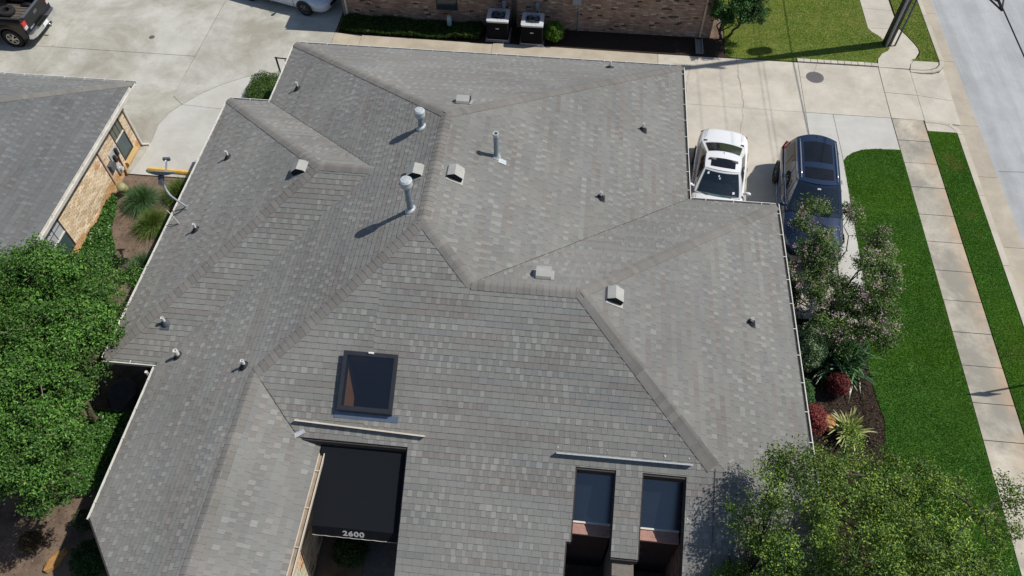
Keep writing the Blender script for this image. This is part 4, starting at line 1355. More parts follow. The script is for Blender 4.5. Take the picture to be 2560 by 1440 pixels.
sl = MB().box((LHX, 17.5, 0.2), (LHX + 0.02, 18.36, 0.3)).build('sill', 'mortar', lhouse)
for k in range(12):
    yk = 17.52 + k * 0.07
    vs, fs, c = brick_piece((LHX + 0.0, yk, 0), (0, 1, 0), (1, 0, 0), 0.004, 0.064, 0.2 + 0.002 * (k % 2), 0.31, 0.13, (0.60, 0.44, 0.20))
    MB().add(vs, fs, c).build('brick', 'brick', sl)
# downspouts, conduit and electric meters on that wall
MB().tube([(LHX + 0.16, 18.72, 2.2), (LHX + 0.06, 18.7, 2.05), (LHX + 0.06, 18.7, 0.12), (LHX + 0.09, 18.72, 0.06), (LHX + 0.3, 18.78, 0.04)], 0.042, 8).build('downspout', 'white_fascia', lhouse)
MB().tube([(LHX + 0.2, 16.62, 2.2), (LHX + 0.05, 16.6, 2.05), (LHX + 0.05, 16.58, 0.25)], 0.034, 8).build('downspout', 'pink_paint', lhouse)
MB().tube([(LHX + 0.06, 17.36, 0.9), (LHX + 0.05, 17.32, 0.5), (LHX + 0.06, 17.25, -0.05)], 0.034, 8).build('conduit', 'rust', lhouse)
mt = MB().box((LHX + 0.01, 16.98, 0.78), (LHX + 0.06, 17.5, 1.18)).build('meter_board', 'meter', lhouse)
for yk, zk in ((17.12, 0.93), (17.34, 1.05)):
    MB().box((LHX + 0.06, yk - 0.05, zk - 0.16), (LHX + 0.14, yk + 0.05, zk + 0.1)).build('breaker_box', 'boot', mt)
MB().box((LHX + 0.01, 16.66, 0.72), (LHX + 0.17, 16.92, 0.98)).build('cable_box', 'boot_grey', lhouse)
em = MB().box((LHX + 0.01, 16.98, 0.3), (LHX + 0.1, 17.22, 0.6)).build('electric_meter', 'meter', lhouse)
MB().tube([(LHX + 0.1, 17.1, 0.46), (LHX + 0.19, 17.1, 0.46)], [0.085, 0.075], 14).build('meter_dial', 'clear_lens', em)

# brick pier at the left picture edge
bpier = thing('brick_pillar', 'short tan brick pillar at the left edge below the pickup', 'pillar', (-23.75, 22.6, 0))
pb = MB().box((-24.3, 22.2, -0.05), (-23.35, 22.98, 0.62)).build('core', 'mortar', bpier)
emit_pieces(lay_bricks((-24.3, 22.2, 0), (1, 0, 0), (0, -1, 0), 0.95, 0, 0.62, tanl, rs2) + lay_bricks((-23.35, 22.2, 0), (0, 1, 0), (1, 0, 0), 0.78, 0, 0.62, tanl, rs2), 'brick', pb, 'brick', 200)

# ------------------------------------------------------------------ brick building at the top
BX0, BX1, BY = -9.95, 5.36, 27.1
b3 = thing('brick_building', 'brown brick building with shaded wall along the top edge', 'building', (-2.3, 32, 0))
wall_prism('wall', [(BX0, BY), (BX1, BY), (BX1, 40), (BX0, 40)], 2.6, 'mortar_dark', b3)
bw = MB().add([(BX0, BY - 0.003, -0.1), (BX1, BY - 0.003, -0.1), (BX1, BY - 0.003, 2.55), (BX0, BY - 0.003, 2.55)], [(0, 1, 2, 3)]).build('brick_wall', 'mortar_dark', b3)
brn = [(0.38, 0.25, 0.18), (0.43, 0.29, 0.205), (0.34, 0.215, 0.16), (0.47, 0.345, 0.25), (0.39, 0.245, 0.185), (0.45, 0.325, 0.235)]
def b3_accent(u, z, c, r):
    k = r.random()
    if k < 0.05:
        c = np.array((0.62, 0.51, 0.40)) * r.uniform(0.9, 1.1)
    elif k < 0.09:
        c = np.array((0.085, 0.06, 0.05))
    return c
ops3 = [(-5.95 - BX0, -5.05 - BX0, 0.62, 1.9)]
bp3 = lay_bricks((BX0, BY - 0.003, 0), (1, 0, 0), (0, -1, 0), BX1 - BX0, 0.0, 2.0, brn, rs2, ops3, accent=b3_accent)
emit_pieces(bp3, 'brick', bw, 'brick')
ew = MB().add([(BX1 + 0.003, BY, -0.1), (BX1 + 0.003, 40, -0.1), (BX1 + 0.003, 40, 2.55), (BX1 + 0.003, BY, 2.55)], [(0, 1, 2, 3)]).build('east_wall', 'mortar_dark', b3)
emit_pieces(lay_bricks((BX1 + 0.003, BY, 0), (0, 1, 0), (1, 0, 0), 2.4, 0.0, 2.0, brn, rs2, accent=b3_accent), 'brick', ew, 'brick', 60)
PL['TF'] = (0.0, 0.49, 2.55 - 0.49 * 26.66)
PL['TR'] = (-0.49, 0.0, 2.55 + 0.49 * 5.8)
PL['TL'] = (0.49, 0.0, 2.55 + 0.49 * 10.4)
deck([('TF', [(-10.4, 26.66), (5.8, 26.66), (-0.2, 32.66), (-4.4, 32.66)]), ('TR', [(5.8, 26.66), (5.8, 40), (-0.2, 40), (-0.2, 32.66)]), ('TL', [(-10.4, 26.66), (-4.4, 32.66), (-4.4, 40), (-10.4, 40)])], 'roof', b3)
trough('gutter', (-10.4, 26.66), (5.8, 26.66), (0, -1), 2.54, b3, hangers=False)
wn3 = MB().box((-5.95, BY - 0.02, 0.62), (-5.05, BY + 0.03, 1.9)).build('window', 'fascia', b3)
MB().box((-5.9, BY - 0.026, 0.68), (-5.1, BY - 0.0215, 1.85)).build('pane', 'window_glass', wn3)
MB().box((-5.9, BY - 0.034, 1.22), (-5.1, BY - 0.027, 1.27)).build('meeting_rail', 'fascia', wn3)
MB().box((-2.82, BY - 0.09, 0.0), (-2.62, BY - 0.004, 2.5)).build('drain_pipe', 'bronze', b3)
MB().tube([(-9.78, BY - 0.06, 2.4), (-9.78, BY - 0.06, 0.15)], 0.045, 8).build('downspout', 'white_metal', b3)
MB().tube([(4.95, BY - 0.06, 2.4), (4.95, BY - 0.06, 0.08)], 0.045, 8).build('downspout', 'pink_paint', b3)
MB().tube([(-0.06, BY - 0.05, 1.35), (-0.06, BY - 0.05, 0.0)], 0.028, 8).build('conduit', 'conduit', b3)
MB().box((-0.35, BY - 0.12, 1.25), (0.0, BY - 0.004, 1.7)).build('cable_box', 'conduit', b3)
for xk in (-3.12, -1.76):
    eb = MB().box((xk - 0.07, BY - 0.12, 0.9), (xk + 0.07, BY - 0.004, 1.25)).build('disconnect_box', 'conduit', b3)
    MB().tube([(xk, BY - 0.06, 0.9), (xk + 0.02, BY - 0.08, 0.4), (xk - 0.1, BY - 0.3, 0.2)], 0.018, 6).build('whip', 'boot', eb)
# mulch bed strip along this wall
sheet('wall_bed', [(-10.0, 25.97), (-3.6, 25.9), (6.15, 25.9), (6.15, 27.1), (-9.95, 27.1)], -0.1, -0.012, 'mulch_base')

sb = MB()
sb.box((4.76, 26.03, -0.02), (5.06, 26.9, 0.05))
for xk in (4.76, 5.02):
    sb.box((xk, 26.03, 0.0502), (xk + 0.04, 26.9, 0.1))
tag(sb.build('splash_block', 'grey_rock'), 'grey concrete splash block under the downspout by the brick wall', 'splash block')
pp = MB().lathe([(0.1, 0), (0.1, 0.5), (0.07, 0.56), (0.0, 0.57)], (-5.39, 26.75, 0), 16)
tag(pp.build('standpipe', 'aqua', smooth=True, auto=40), 'short pale capped standpipe standing in the dark hedge', 'pipe')

def ac_unit(x, y, label):
    u = thing('air_conditioner', label, 'air conditioner', (x, y, 0), 0, 'air conditioning units by the brown brick wall')
    MB().box((x - 0.5, y - 0.5, -0.05), (x + 0.5, y + 0.5, 0.05)).build('pad', 'grey_rock', u)
    w = 0.435
    def rr(w_, r_, n=5):
        o = []
        for cx, cy, a in ((w_ - r_, w_ - r_, 0), (-w_ + r_, w_ - r_, 90), (-w_ + r_, -w_ + r_, 180), (w_ - r_, -w_ + r_, 270)):
            o += [(x + cx + r_ * math.cos(R_(a + 90 * i / n)), y + cy + r_ * math.sin(R_(a + 90 * i / n))) for i in range(n + 1)]
        return o
    MB().prism(rr(w, 0.06), 0.09, 0.86).build('cabinet', 'ac_dark', u)
    lv = MB()
    for k in range(14):
        z = 0.14 + k * 0.05
        lv.prism(rr(w + 0.008, 0.065), z, z + 0.012)
    lv.build('louvre', 'ac_dark', u)
    MB().prism(rr(w + 0.012, 0.065), 0.052, 0.088).build('base_pan', 'ac_top', u)
    t = MB()
    o_, n = rr(w + 0.015, 0.08, 9), 40
    inner = [(x + 0.37 * math.cos(math.atan2(p[1] - y, p[0] - x)), y + 0.37 * math.sin(math.atan2(p[1] - y, p[0] - x))) for p in o_]
    n = len(o_)
    vs = [(*p, 0.935) for p in o_] + [(*p, 0.955) for p in inner] + [(*p, 0.87) for p in o_] + [(*p, 0.75) for p in inner]
    t.add(vs, [(i, (i + 1) % n, n + (i + 1) % n, n + i) for i in range(n)] + [(2 * n + i, 2 * n + (i + 1) % n, (i + 1) % n, i) for i in range(n)] + [(n + i, n + (i + 1) % n, 3 * n + (i + 1) % n, 3 * n + i) for i in range(n)])
    t.build('top_cover', 'ac_top', u)
    MB().lathe([(0, 0.861), (0.366, 0.861)], (x, y, 0), 30).build('fan_well', 'ac_dark', u)
    gr = MB()
    for k in range(16):
        a = 2 * math.pi * k / 16
        gr.bar((x + 0.07 * math.cos(a), y + 0.07 * math.sin(a), 0.965), (x + 0.385 * math.cos(a), y + 0.385 * math.sin(a), 0.955), 0.005, 0.005)
    for rad in (0.16, 0.3):
        gr.tube([(x + rad * math.cos(R_(15 * i)), y + rad * math.sin(R_(15 * i)), 0.962) for i in range(25)], 0.0035, 4, False)
    g = gr.build('fan_guard', 'conduit', u)
    bl = MB()
    for k in range(4):
        a0 = math.pi / 2 * k
        p = [(0.05, a0), (0.33, a0 + 0.1), (0.33, a0 + 0.9), (0.05, a0 + 0.5)]
        bl.add([(x + r_ * math.cos(t_), y + r_ * math.sin(t_), 0.89 + 0.02 * i) for i, (r_, t_) in enumerate(p)], [(0, 1, 2, 3)])
    bl.lathe([(0.07, 0.88), (0.07, 0.93), (0, 0.93)], (x, y, 0), 12)
    bl.build('fan_blade', 'bronze', u)
    MB().box((x - 0.07, y - w - 0.016, 0.58), (x + 0.07, y - w - 0.009, 0.625)).build('name_plate', 'meter', u)
ac_unit(-3.30, 26.48, 'dark air conditioning unit farther left of the two, with pale square top')
ac_unit(-1.89, 26.33, 'dark air conditioning unit beside the clipped green bush')

# ------------------------------------------------------------------ satellite dish on the left eave
sd = thing('satellite_dish', 'grey satellite dish on a bent mast over the left eave', 'satellite dish', (-10.95, 13.62, 2.8))
ft = on('LL', -10.94, 13.62, 0.02)
al, up, n = tilt_basis('LL')
MB().add([ft + al * i * 0.09 + up * j * 0.06 + n * 0.012 for i, j in ((-1, -1), (1, -1), (1, 1), (-1, 1))], [(0, 1, 2, 3)]).build('foot_plate', 'galv_top', sd)
mast = [ft + Vector((0, 0, 0.03)), ft + Vector((-0.3, 0.13, 0.1)), ft + Vector((-0.52, 0.24, 0.17)), ft + Vector((-0.64, 0.34, 0.26)), ft + Vector((-0.7, 0.42, 0.42)), ft + Vector((-0.71, 0.46, 0.62))]
MB().tube(mast, [0.026, 0.026, 0.03, 0.034, 0.036, 0.036], 10).build('mast', 'conduit', sd, smooth=True)
hub = mast[-1]
MB().bar(hub + Vector((0, -0.1, -0.12)), hub + Vector((0, 0.06, 0.08)), 0.12, 0.12).build('bracket', 'boot_grey', sd)
dd = MB()
axis = Vector((-0.08, 0.78, 0.62)).normalized()
sx = axis.cross(Vector((0, 0, 1))).normalized()
sy = sx.cross(axis)
cc = hub + axis * 0.1
rings, ns = 7, 30
vs = [cc + axis * 0.0]
for i in range(1, rings + 1):
    t = i / rings
    for k in range(ns):
        a = 2 * math.pi * k / ns
        vs.append(cc + sx * (0.40 * t * math.cos(a)) + sy * (0.30 * t * math.sin(a)) + axis * (0.09 * t * t))
fs = [(0, 1 + k, 1 + (k + 1) % ns) for k in range(ns)]
for i in range(rings - 1):
    for k in range(ns):
        a_, b_ = 1 + i * ns + k, 1 + i * ns + (k + 1) % ns
        fs.append((a_, a_ + ns, b_ + ns, b_))
dd.add(vs, fs)
dish = dd.build('reflector', 'conduit', sd, smooth=True)
so = dish.modifiers.new('thick', 'SOLIDIFY')
so.thickness = 0.012
armtip = cc + axis * 0.42 + sy * -0.26 + Vector((0, 0.12, 0.0))
MB().bar(cc - sy * 0.29 + axis * 0.07, armtip, 0.035, 0.05).build('feed_arm', 'conduit', sd)
MB().bar(armtip + sx * -0.1, armtip + sx * 0.1, 0.07, 0.09).build('receiver', 'boot_grey', sd)
MB().tube([armtip, armtip - axis * 0.1 + Vector((-0.03, 0, 0.02))], 0.03, 8).build('feed_horn', 'white_metal', sd)
cbp = [ft + Vector((-0.05, -0.02, 0.01)), ft + Vector((-0.2, -0.16, -0.06)), ft + Vector((-0.4, -0.22, -0.16))]
MB().tube(cbp, 0.012, 6).build('coax_cable', 'cable', sd)
an = MB().tube([on('LL', -10.95, 13.0, 0.0), on('LL', -11.0, 13.0, 0.3), on('LL', -11.15, 13.05, 0.62)], [0.012, 0.01, 0.008], 6)
tag(an.build('antenna_rod', 'white_metal'), 'thin white rod leaning from the left eave near the dish', 'antenna')
tag(MB().tube([(-11.0, 13.0, 2.79), (-11.15, 12.98, 2.73), (-11.3, 13.05, 2.67), (-11.42, 13.02, 2.62)], 0.01, 6).build('loose_cable', 'cable'), 'black cable lying on the left roof slope beside the rod', 'cable')

# handrail post and pipe near the rear left corner of the building
hr = thing('handrail', 'black metal post and rail by the left rear corner of the building', 'handrail', (-11.5, 22.9, 0))
MB().tube([(-11.5, 22.95, 0), (-11.5, 22.95, 0.95)], 0.035, 8).build('post', 'cable', hr)
MB().tube([(-11.55, 22.95, 0.93), (-10.6, 22.9, 0.93)], 0.025, 8).build('rail', 'cable', hr)
MB().tube([(-11.15, 22.93, 0), (-11.15, 22.93, 0.92)], 0.02, 6).build('post', 'cable', hr)

# ------------------------------------------------------------------ utility pole, cables, street sign
up_ = thing('utility_pole', 'dark wooden utility pole with grey conduit beside the curving sidewalk', 'utility pole', (12.55, 27.42, 0))
MB().tube([(12.55, 27.42, -0.3), (12.57, 27.45, 5), (12.6, 27.5, 11.4)], [0.19, 0.17, 0.12], 16).build('pole', 'pole_wood', up_, smooth=True)
MB().tube([(12.48, 27.22, 0), (12.5, 27.27, 4.5)], 0.055, 10).build('riser_conduit', 'conduit', up_, smooth=True)
MB().tube([(12.86, 27.32, 0), (12.86, 27.36, 5.0)], 0.035, 8).build('riser_conduit', 'boot_grey', up_, smooth=True)
for z in (1.6, 3.2):
    MB().bar((12.6, 27.3, z), (12.9, 27.34, z), 0.03, 0.06).build('standoff_bracket', 'conduit', up_)
MB().bar((11.6, 27.5, 10.45), (13.6, 27.5, 10.45), 0.1, 0.12).build('crossarm', 'pole_wood', up_)
MB().lathe([(0, 0), (0.24, 0), (0.25, 0.05), (0.25, 0.75), (0.2, 0.85), (0, 0.88)], (12.6, 27.98, 6.7), 16).build('transformer', 'conduit', up_)
MB().bar((12.58, 27.5, 7.1), (12.6, 27.9, 7.1), 0.06, 0.1).build('transformer_bracket', 'conduit', up_)
def cable(x, z, r, label, sag=0.25):
    pts = []
    for i in range(61):
        y = -25 + i * 85 / 60
        s = abs(y - 27.45) / 42
        pts.append((x, y, z - sag * 4 * s * (1 - s)))
    tag(MB().tube(pts, r, 6).build('overhead_cable', 'cable', smooth=True), label, 'cable', 'overhead cables on the utility pole')
cable(12.78, 5.62, 0.02, 'lowest overhead cable, crossing the top right corner', 0.25)
cable(12.72, 7.15, 0.007, 'thin overhead cable high on the pole, lower of the close pair', 0.15)
cable(12.74, 7.45, 0.007, 'thin overhead cable high on the pole, upper of the close pair', 0.15)
cable(12.62, 9.35, 0.0075, 'thin overhead cable under the crossarm of the pole', 0.15)
cable(12.60, 10.55, 0.0075, 'topmost thin overhead cable on the crossarm', 0.15)
ss = thing('cable_storage_bracket', 'black triangular cable storage bracket on the lowest overhead cable', 'bracket', (12.78, 22.1, 5.5))
zc = 5.44
tri = [(12.78, 21.62, zc), (12.55, 22.25, zc), (12.62, 22.5, zc), (12.95, 22.5, zc), (13.0, 22.25, zc), (12.78, 21.62, zc)]
MB().tube(tri, 0.028, 6).build('frame', 'cable', ss)
MB().tube([(12.6, 22.3, zc), (12.78, 22.1, zc), (12.97, 22.3, zc)], 0.02, 6).build('brace', 'cable', ss)
MB().tube([(12.78, 21.62, zc), (12.78, 22.5, zc + 0.03)], 0.022, 6).build('spine', 'cable', ss)
sg = thing('street_sign', 'street sign on a post in the grass strip', 'sign', (14.0, 11.85, 0))
MB().tube([(14.0, 11.85, 0), (14.0, 11.85, 2.7)], 0.03, 8).build('post', 'galv', sg)
MB().box((13.7, 11.80, 2.05), (14.3, 11.815, 2.65)).build('panel', 'white_metal', sg)

# ------------------------------------------------------------------ vehicles (local frame: x forward, y left, z up)
def loft_body(st):
    """st rows: x, sill half-width, widest half-width, shoulder half-width, bottom z, widest z, shoulder z, centre z"""
    rings = []
    for (x, ws, wm, wt, zb, zm, zs, zt) in st:
        half = [(ws * 0.85, zb), (ws, zb + 0.05), (wm, zm), (wm * 0.985, zm + (zs - zm) * 0.65), (wt, zs), (wt * 0.62, zs + (zt - zs) * 0.75)]
        ring = [(x, 0, zb)] + [(x, y, z) for y, z in half] + [(x, 0, zt)] + [(x, -y, z) for y, z in half[::-1]]
        rings.append(ring)
    n = len(rings[0])
    vs = [p for r in rings for p in r]
    fs = [(i * n + k, (i + 1) * n + k, (i + 1) * n + (k + 1) % n, i * n + (k + 1) % n) for i in range(len(rings) - 1) for k in range(n)]
    fs += [tuple(range(n)), tuple(range(len(rings) * n - 1, (len(rings) - 1) * n - 1, -1))]
    return MB().add(vs, fs)

class Cabin:
    def __init__(s, zb, zr, xf, xfr, xr, xrr, wb, wr, bowf=0.12, bowr=0.1, crown=0.05):
        s.__dict__.update(locals())
    def z(s, v):
        return s.zb + (s.zr - s.zb) * v
    def w(s, v):
        return s.wb + (s.wr - s.wb) * (v ** 1.25)
    def front(s, u, v, off=0.0):
        a = 2 * u - 1
        x = s.xf + (s.xfr - s.xf) * v - s.bowf * a * a * (1 - 0.4 * v)
        return (x + off * 0.6, a * s.w(v), s.z(v) + off * 0.8 + (1 - a * a) * 0.02 * v)
    def rear(s, u, v, off=0.0):
        a = 1 - 2 * u
        x = s.xr + (s.xrr - s.xr) * v + s.bowr * a * a * (1 - 0.4 * v)
        return (x - off * 0.6, a * s.w(v), s.z(v) + off * 0.8 + (1 - a * a) * 0.02 * v)
    def side(s, u, v, sgn, off=0.0):
        x0, x1 = s.front(0, v)[0], s.rear(0, v)[0]
        return (x0 + (x1 - x0) * u, sgn * (s.w(v) + off + 0.03 * math.sin(math.pi * u) * (1 - 0.5 * v)), s.z(v) + off * 0.4)
    def roof(s, u, v):
        f, r = s.front(u, 1), s.rear(1 - u, 1)
        y = f[1] + (r[1] - f[1]) * v
        e = 0.03 * math.sin(math.pi * v) * (1 if u > 0.5 else -1) * (0.5 if abs(2 * u - 1) > 0.98 else 0)
        return (f[0] + (r[0] - f[0]) * v, y + e, s.zr + s.crown * math.sin(math.pi * (0.12 + 0.76 * v)) * (1 - (2 * u - 1) ** 2 * 0.8) + 0.02 * (1 - (2 * u - 1) ** 2))
    def shell(s):
        m = MB()
        for u0, u1, v0, v1, nu, nv in ((0, 0.055, 0, 1, 1, 6), (0.945, 1, 0, 1, 1, 6), (0.055, 0.945, 0, 0.06, 10, 1), (0.055, 0.945, 0.92, 1, 10, 1)):
            m.grid(lambda u, v: s.front(u0 + (u1 - u0) * u, v0 + (v1 - v0) * v), nu, nv)
        m.grid(lambda u, v: s.rear(u, v), 10, 4)
        m.grid(lambda u, v: s.side(u, v, 1), 12, 4)
        m.grid(lambda u, v: s.side(u, v, -1), 12, 4)
        m.grid(lambda u, v: s.roof(u, v), 10, 12)
        return m
    def patch(s, which, u0, u1, v0, v1, off=0.008, sgn=1, nu=8, nv=4, cut=None):
        m = MB()
        def fn(u, v):
            uu, vv = u0 + (u1 - u0) * u, v0 + (v1 - v0) * v
            if cut:
                uu = cut(uu, vv)
            if which == 'front':
                return s.front(uu, vv, off)
            if which == 'rear':
                return s.rear(uu, vv, off)
            if which == 'side':
                return s.side(uu, vv, sgn, off)
            p = s.roof(uu, vv)
            return (p[0], p[1], p[2] + off)
        m.grid(fn, nu, nv)
        return m

def interior(root, c, seat_mat, row2):
    z0 = c.zb + 0.09
    put(MB().add([(c.xf - 0.32, -c.wb * 0.9, z0), (c.xf - 0.32, c.wb * 0.9, z0), (c.xr + 0.25, c.wb * 0.9, z0), (c.xr + 0.25, -c.wb * 0.9, z0)], [(0, 1, 2, 3)]), 'cabin_floor', 'car_black', root, False)
    put(MB().grid(lambda u, v: (c.xf - 0.14 - 0.42 * v - 0.1 * (2 * u - 1) ** 2, (2 * u - 1) * c.wb * 0.9, c.zb + 0.05 + 0.09 * v - 0.02 * v * v), 8, 3), 'dashboard', 'car_black', root)
    for x in ((c.xfr - 0.42,) + ((c.xfr - 1.25,) if row2 else ())):
        for y in (-0.36, 0.36):
            m = MB()
            m.lathe([(0.0, -0.23), (0.09, -0.22), (0.12, -0.1), (0.12, 0.1), (0.09, 0.22), (0.0, 0.23)], (0, 0, 0), 10, 'Y')
            m.v = [(x + a * 0.7 + 0.0, y + b, z0 + 0.12 + d * 2.0) for a, b, d in m.v]
            put(m, 'seat', seat_mat, root)
            h = MB()
            h.lathe([(0.0, -0.12), (0.06, -0.11), (0.07, 0.0), (0.06, 0.11), (0.0, 0.12)], (0, 0, 0), 8, 'Y')
            h.v = [(x - 0.05 + a * 0.8, y + b, z0 + 0.42 + d) for a, b, d in h.v]
            put(h, 'headrest', seat_mat, root)
    yw = 0.36
    put(MB().tube([(c.xf - 0.62 + 0.08 * math.sin(R_(15 * i)), yw + 0.18 * math.cos(R_(15 * i)), z0 + 0.08 + 0.16 * math.sin(R_(15 * i))) for i in range(25)], 0.016, 6, False), 'steering_wheel', 'car_black', root)

def wheel(root, x, y, r, w, rim='rim', spokes=6):
    s = 1 if y > 0 else -1
    t = MB()
    prof = [(r * 0.62, -w / 2), (r * 0.93, -w / 2), (r, -w / 2 + 0.03), (r, w / 2 - 0.03), (r * 0.93, w / 2), (r * 0.62, w / 2)]
    t.lathe(prof, (x, y, r), 28, 'Y')
    o = t.build('wheel', 'tyre', root, smooth=True, world_coords=False, auto=40)
    m = MB()
    yo = y + s * (w / 2 - 0.012)
    m.lathe([(r * 0.54, s * 0.0), (r * 0.64, s * 0.006), (r * 0.64, s * -0.05)], (x, yo, r), 28, 'Y')
    for k in range(spokes):
        a = 2 * math.pi * k / spokes
        for dl in (-0.13, 0.13):
            m.bar((x + 0.05 * math.cos(a), yo, r + 0.05 * math.sin(a)), (x + r * 0.58 * math.cos(a + dl), yo - s * 0.01, r + r * 0.58 * math.sin(a + dl)), 0.035, 0.02, up=(0, 1, 0))
    m.lathe([(0.07, 0), (0.06, s * 0.012), (0.0, s * 0.014)], (x, yo, r), 12, 'Y')
    m.build('rim', rim, o, world_coords=False)
    MB().lathe([(0.0, s * -0.06), (r * 0.6, s * -0.06)], (x, yo, r), 24, 'Y').build('brake', 'car_black', o, world_coords=False)
    return o

def arch(root, x, side_w, r, sgn, rz):
    m = MB()
    n = 20
    vs = [(x + (r + 0.055) * math.cos(math.pi * k / n), sgn * side_w, rz + (r + 0.055) * math.sin(math.pi * k / n)) for k in range(n + 1)]
    vs += [(x + (r + 0.055) * math.cos(math.pi * k / n), sgn * (side_w - 0.2), rz + (r + 0.055) * math.sin(math.pi * k / n)) for k in range(n + 1)]
    vs.append((x, sgn * side_w, rz))
    f = [(k, k + 1, 2 * n + 2) for k in range(n)]
    m.add(vs, f)
    m.build('wheel_arch', 'car_black', root, world_coords=False)

def mirror(root, x, y, z, mat, s):
    m = MB()
    m.lathe([(0, -0.11), (0.055, -0.09), (0.085, -0.02), (0.085, 0.03), (0.06, 0.09), (0, 0.11)], (0, 0, 0), 10, 'Y')
    m.v = [(x + vx * 0.75, y + s * 0.1 + vy, z + vz * 0.8) for vx, vy, vz in m.v]
    m.bar((x, y - s * 0.05, z - 0.03), (x, y + s * 0.08, z - 0.01), 0.06, 0.04)
    m.build('wing_mirror', mat, root, smooth=True, world_coords=False)

def put(m, name, mat, root, smooth=True, auto=None, sub=0):
    return m.build(name, mat, root, smooth=smooth, world_coords=False, auto=auto, subsurf=sub)

def seam(root, pts, w=0.012):
    m = MB()
    m.tube(pts, w / 2, 4, False)
    m.build('door_seam', 'car_black', root, world_coords=False)

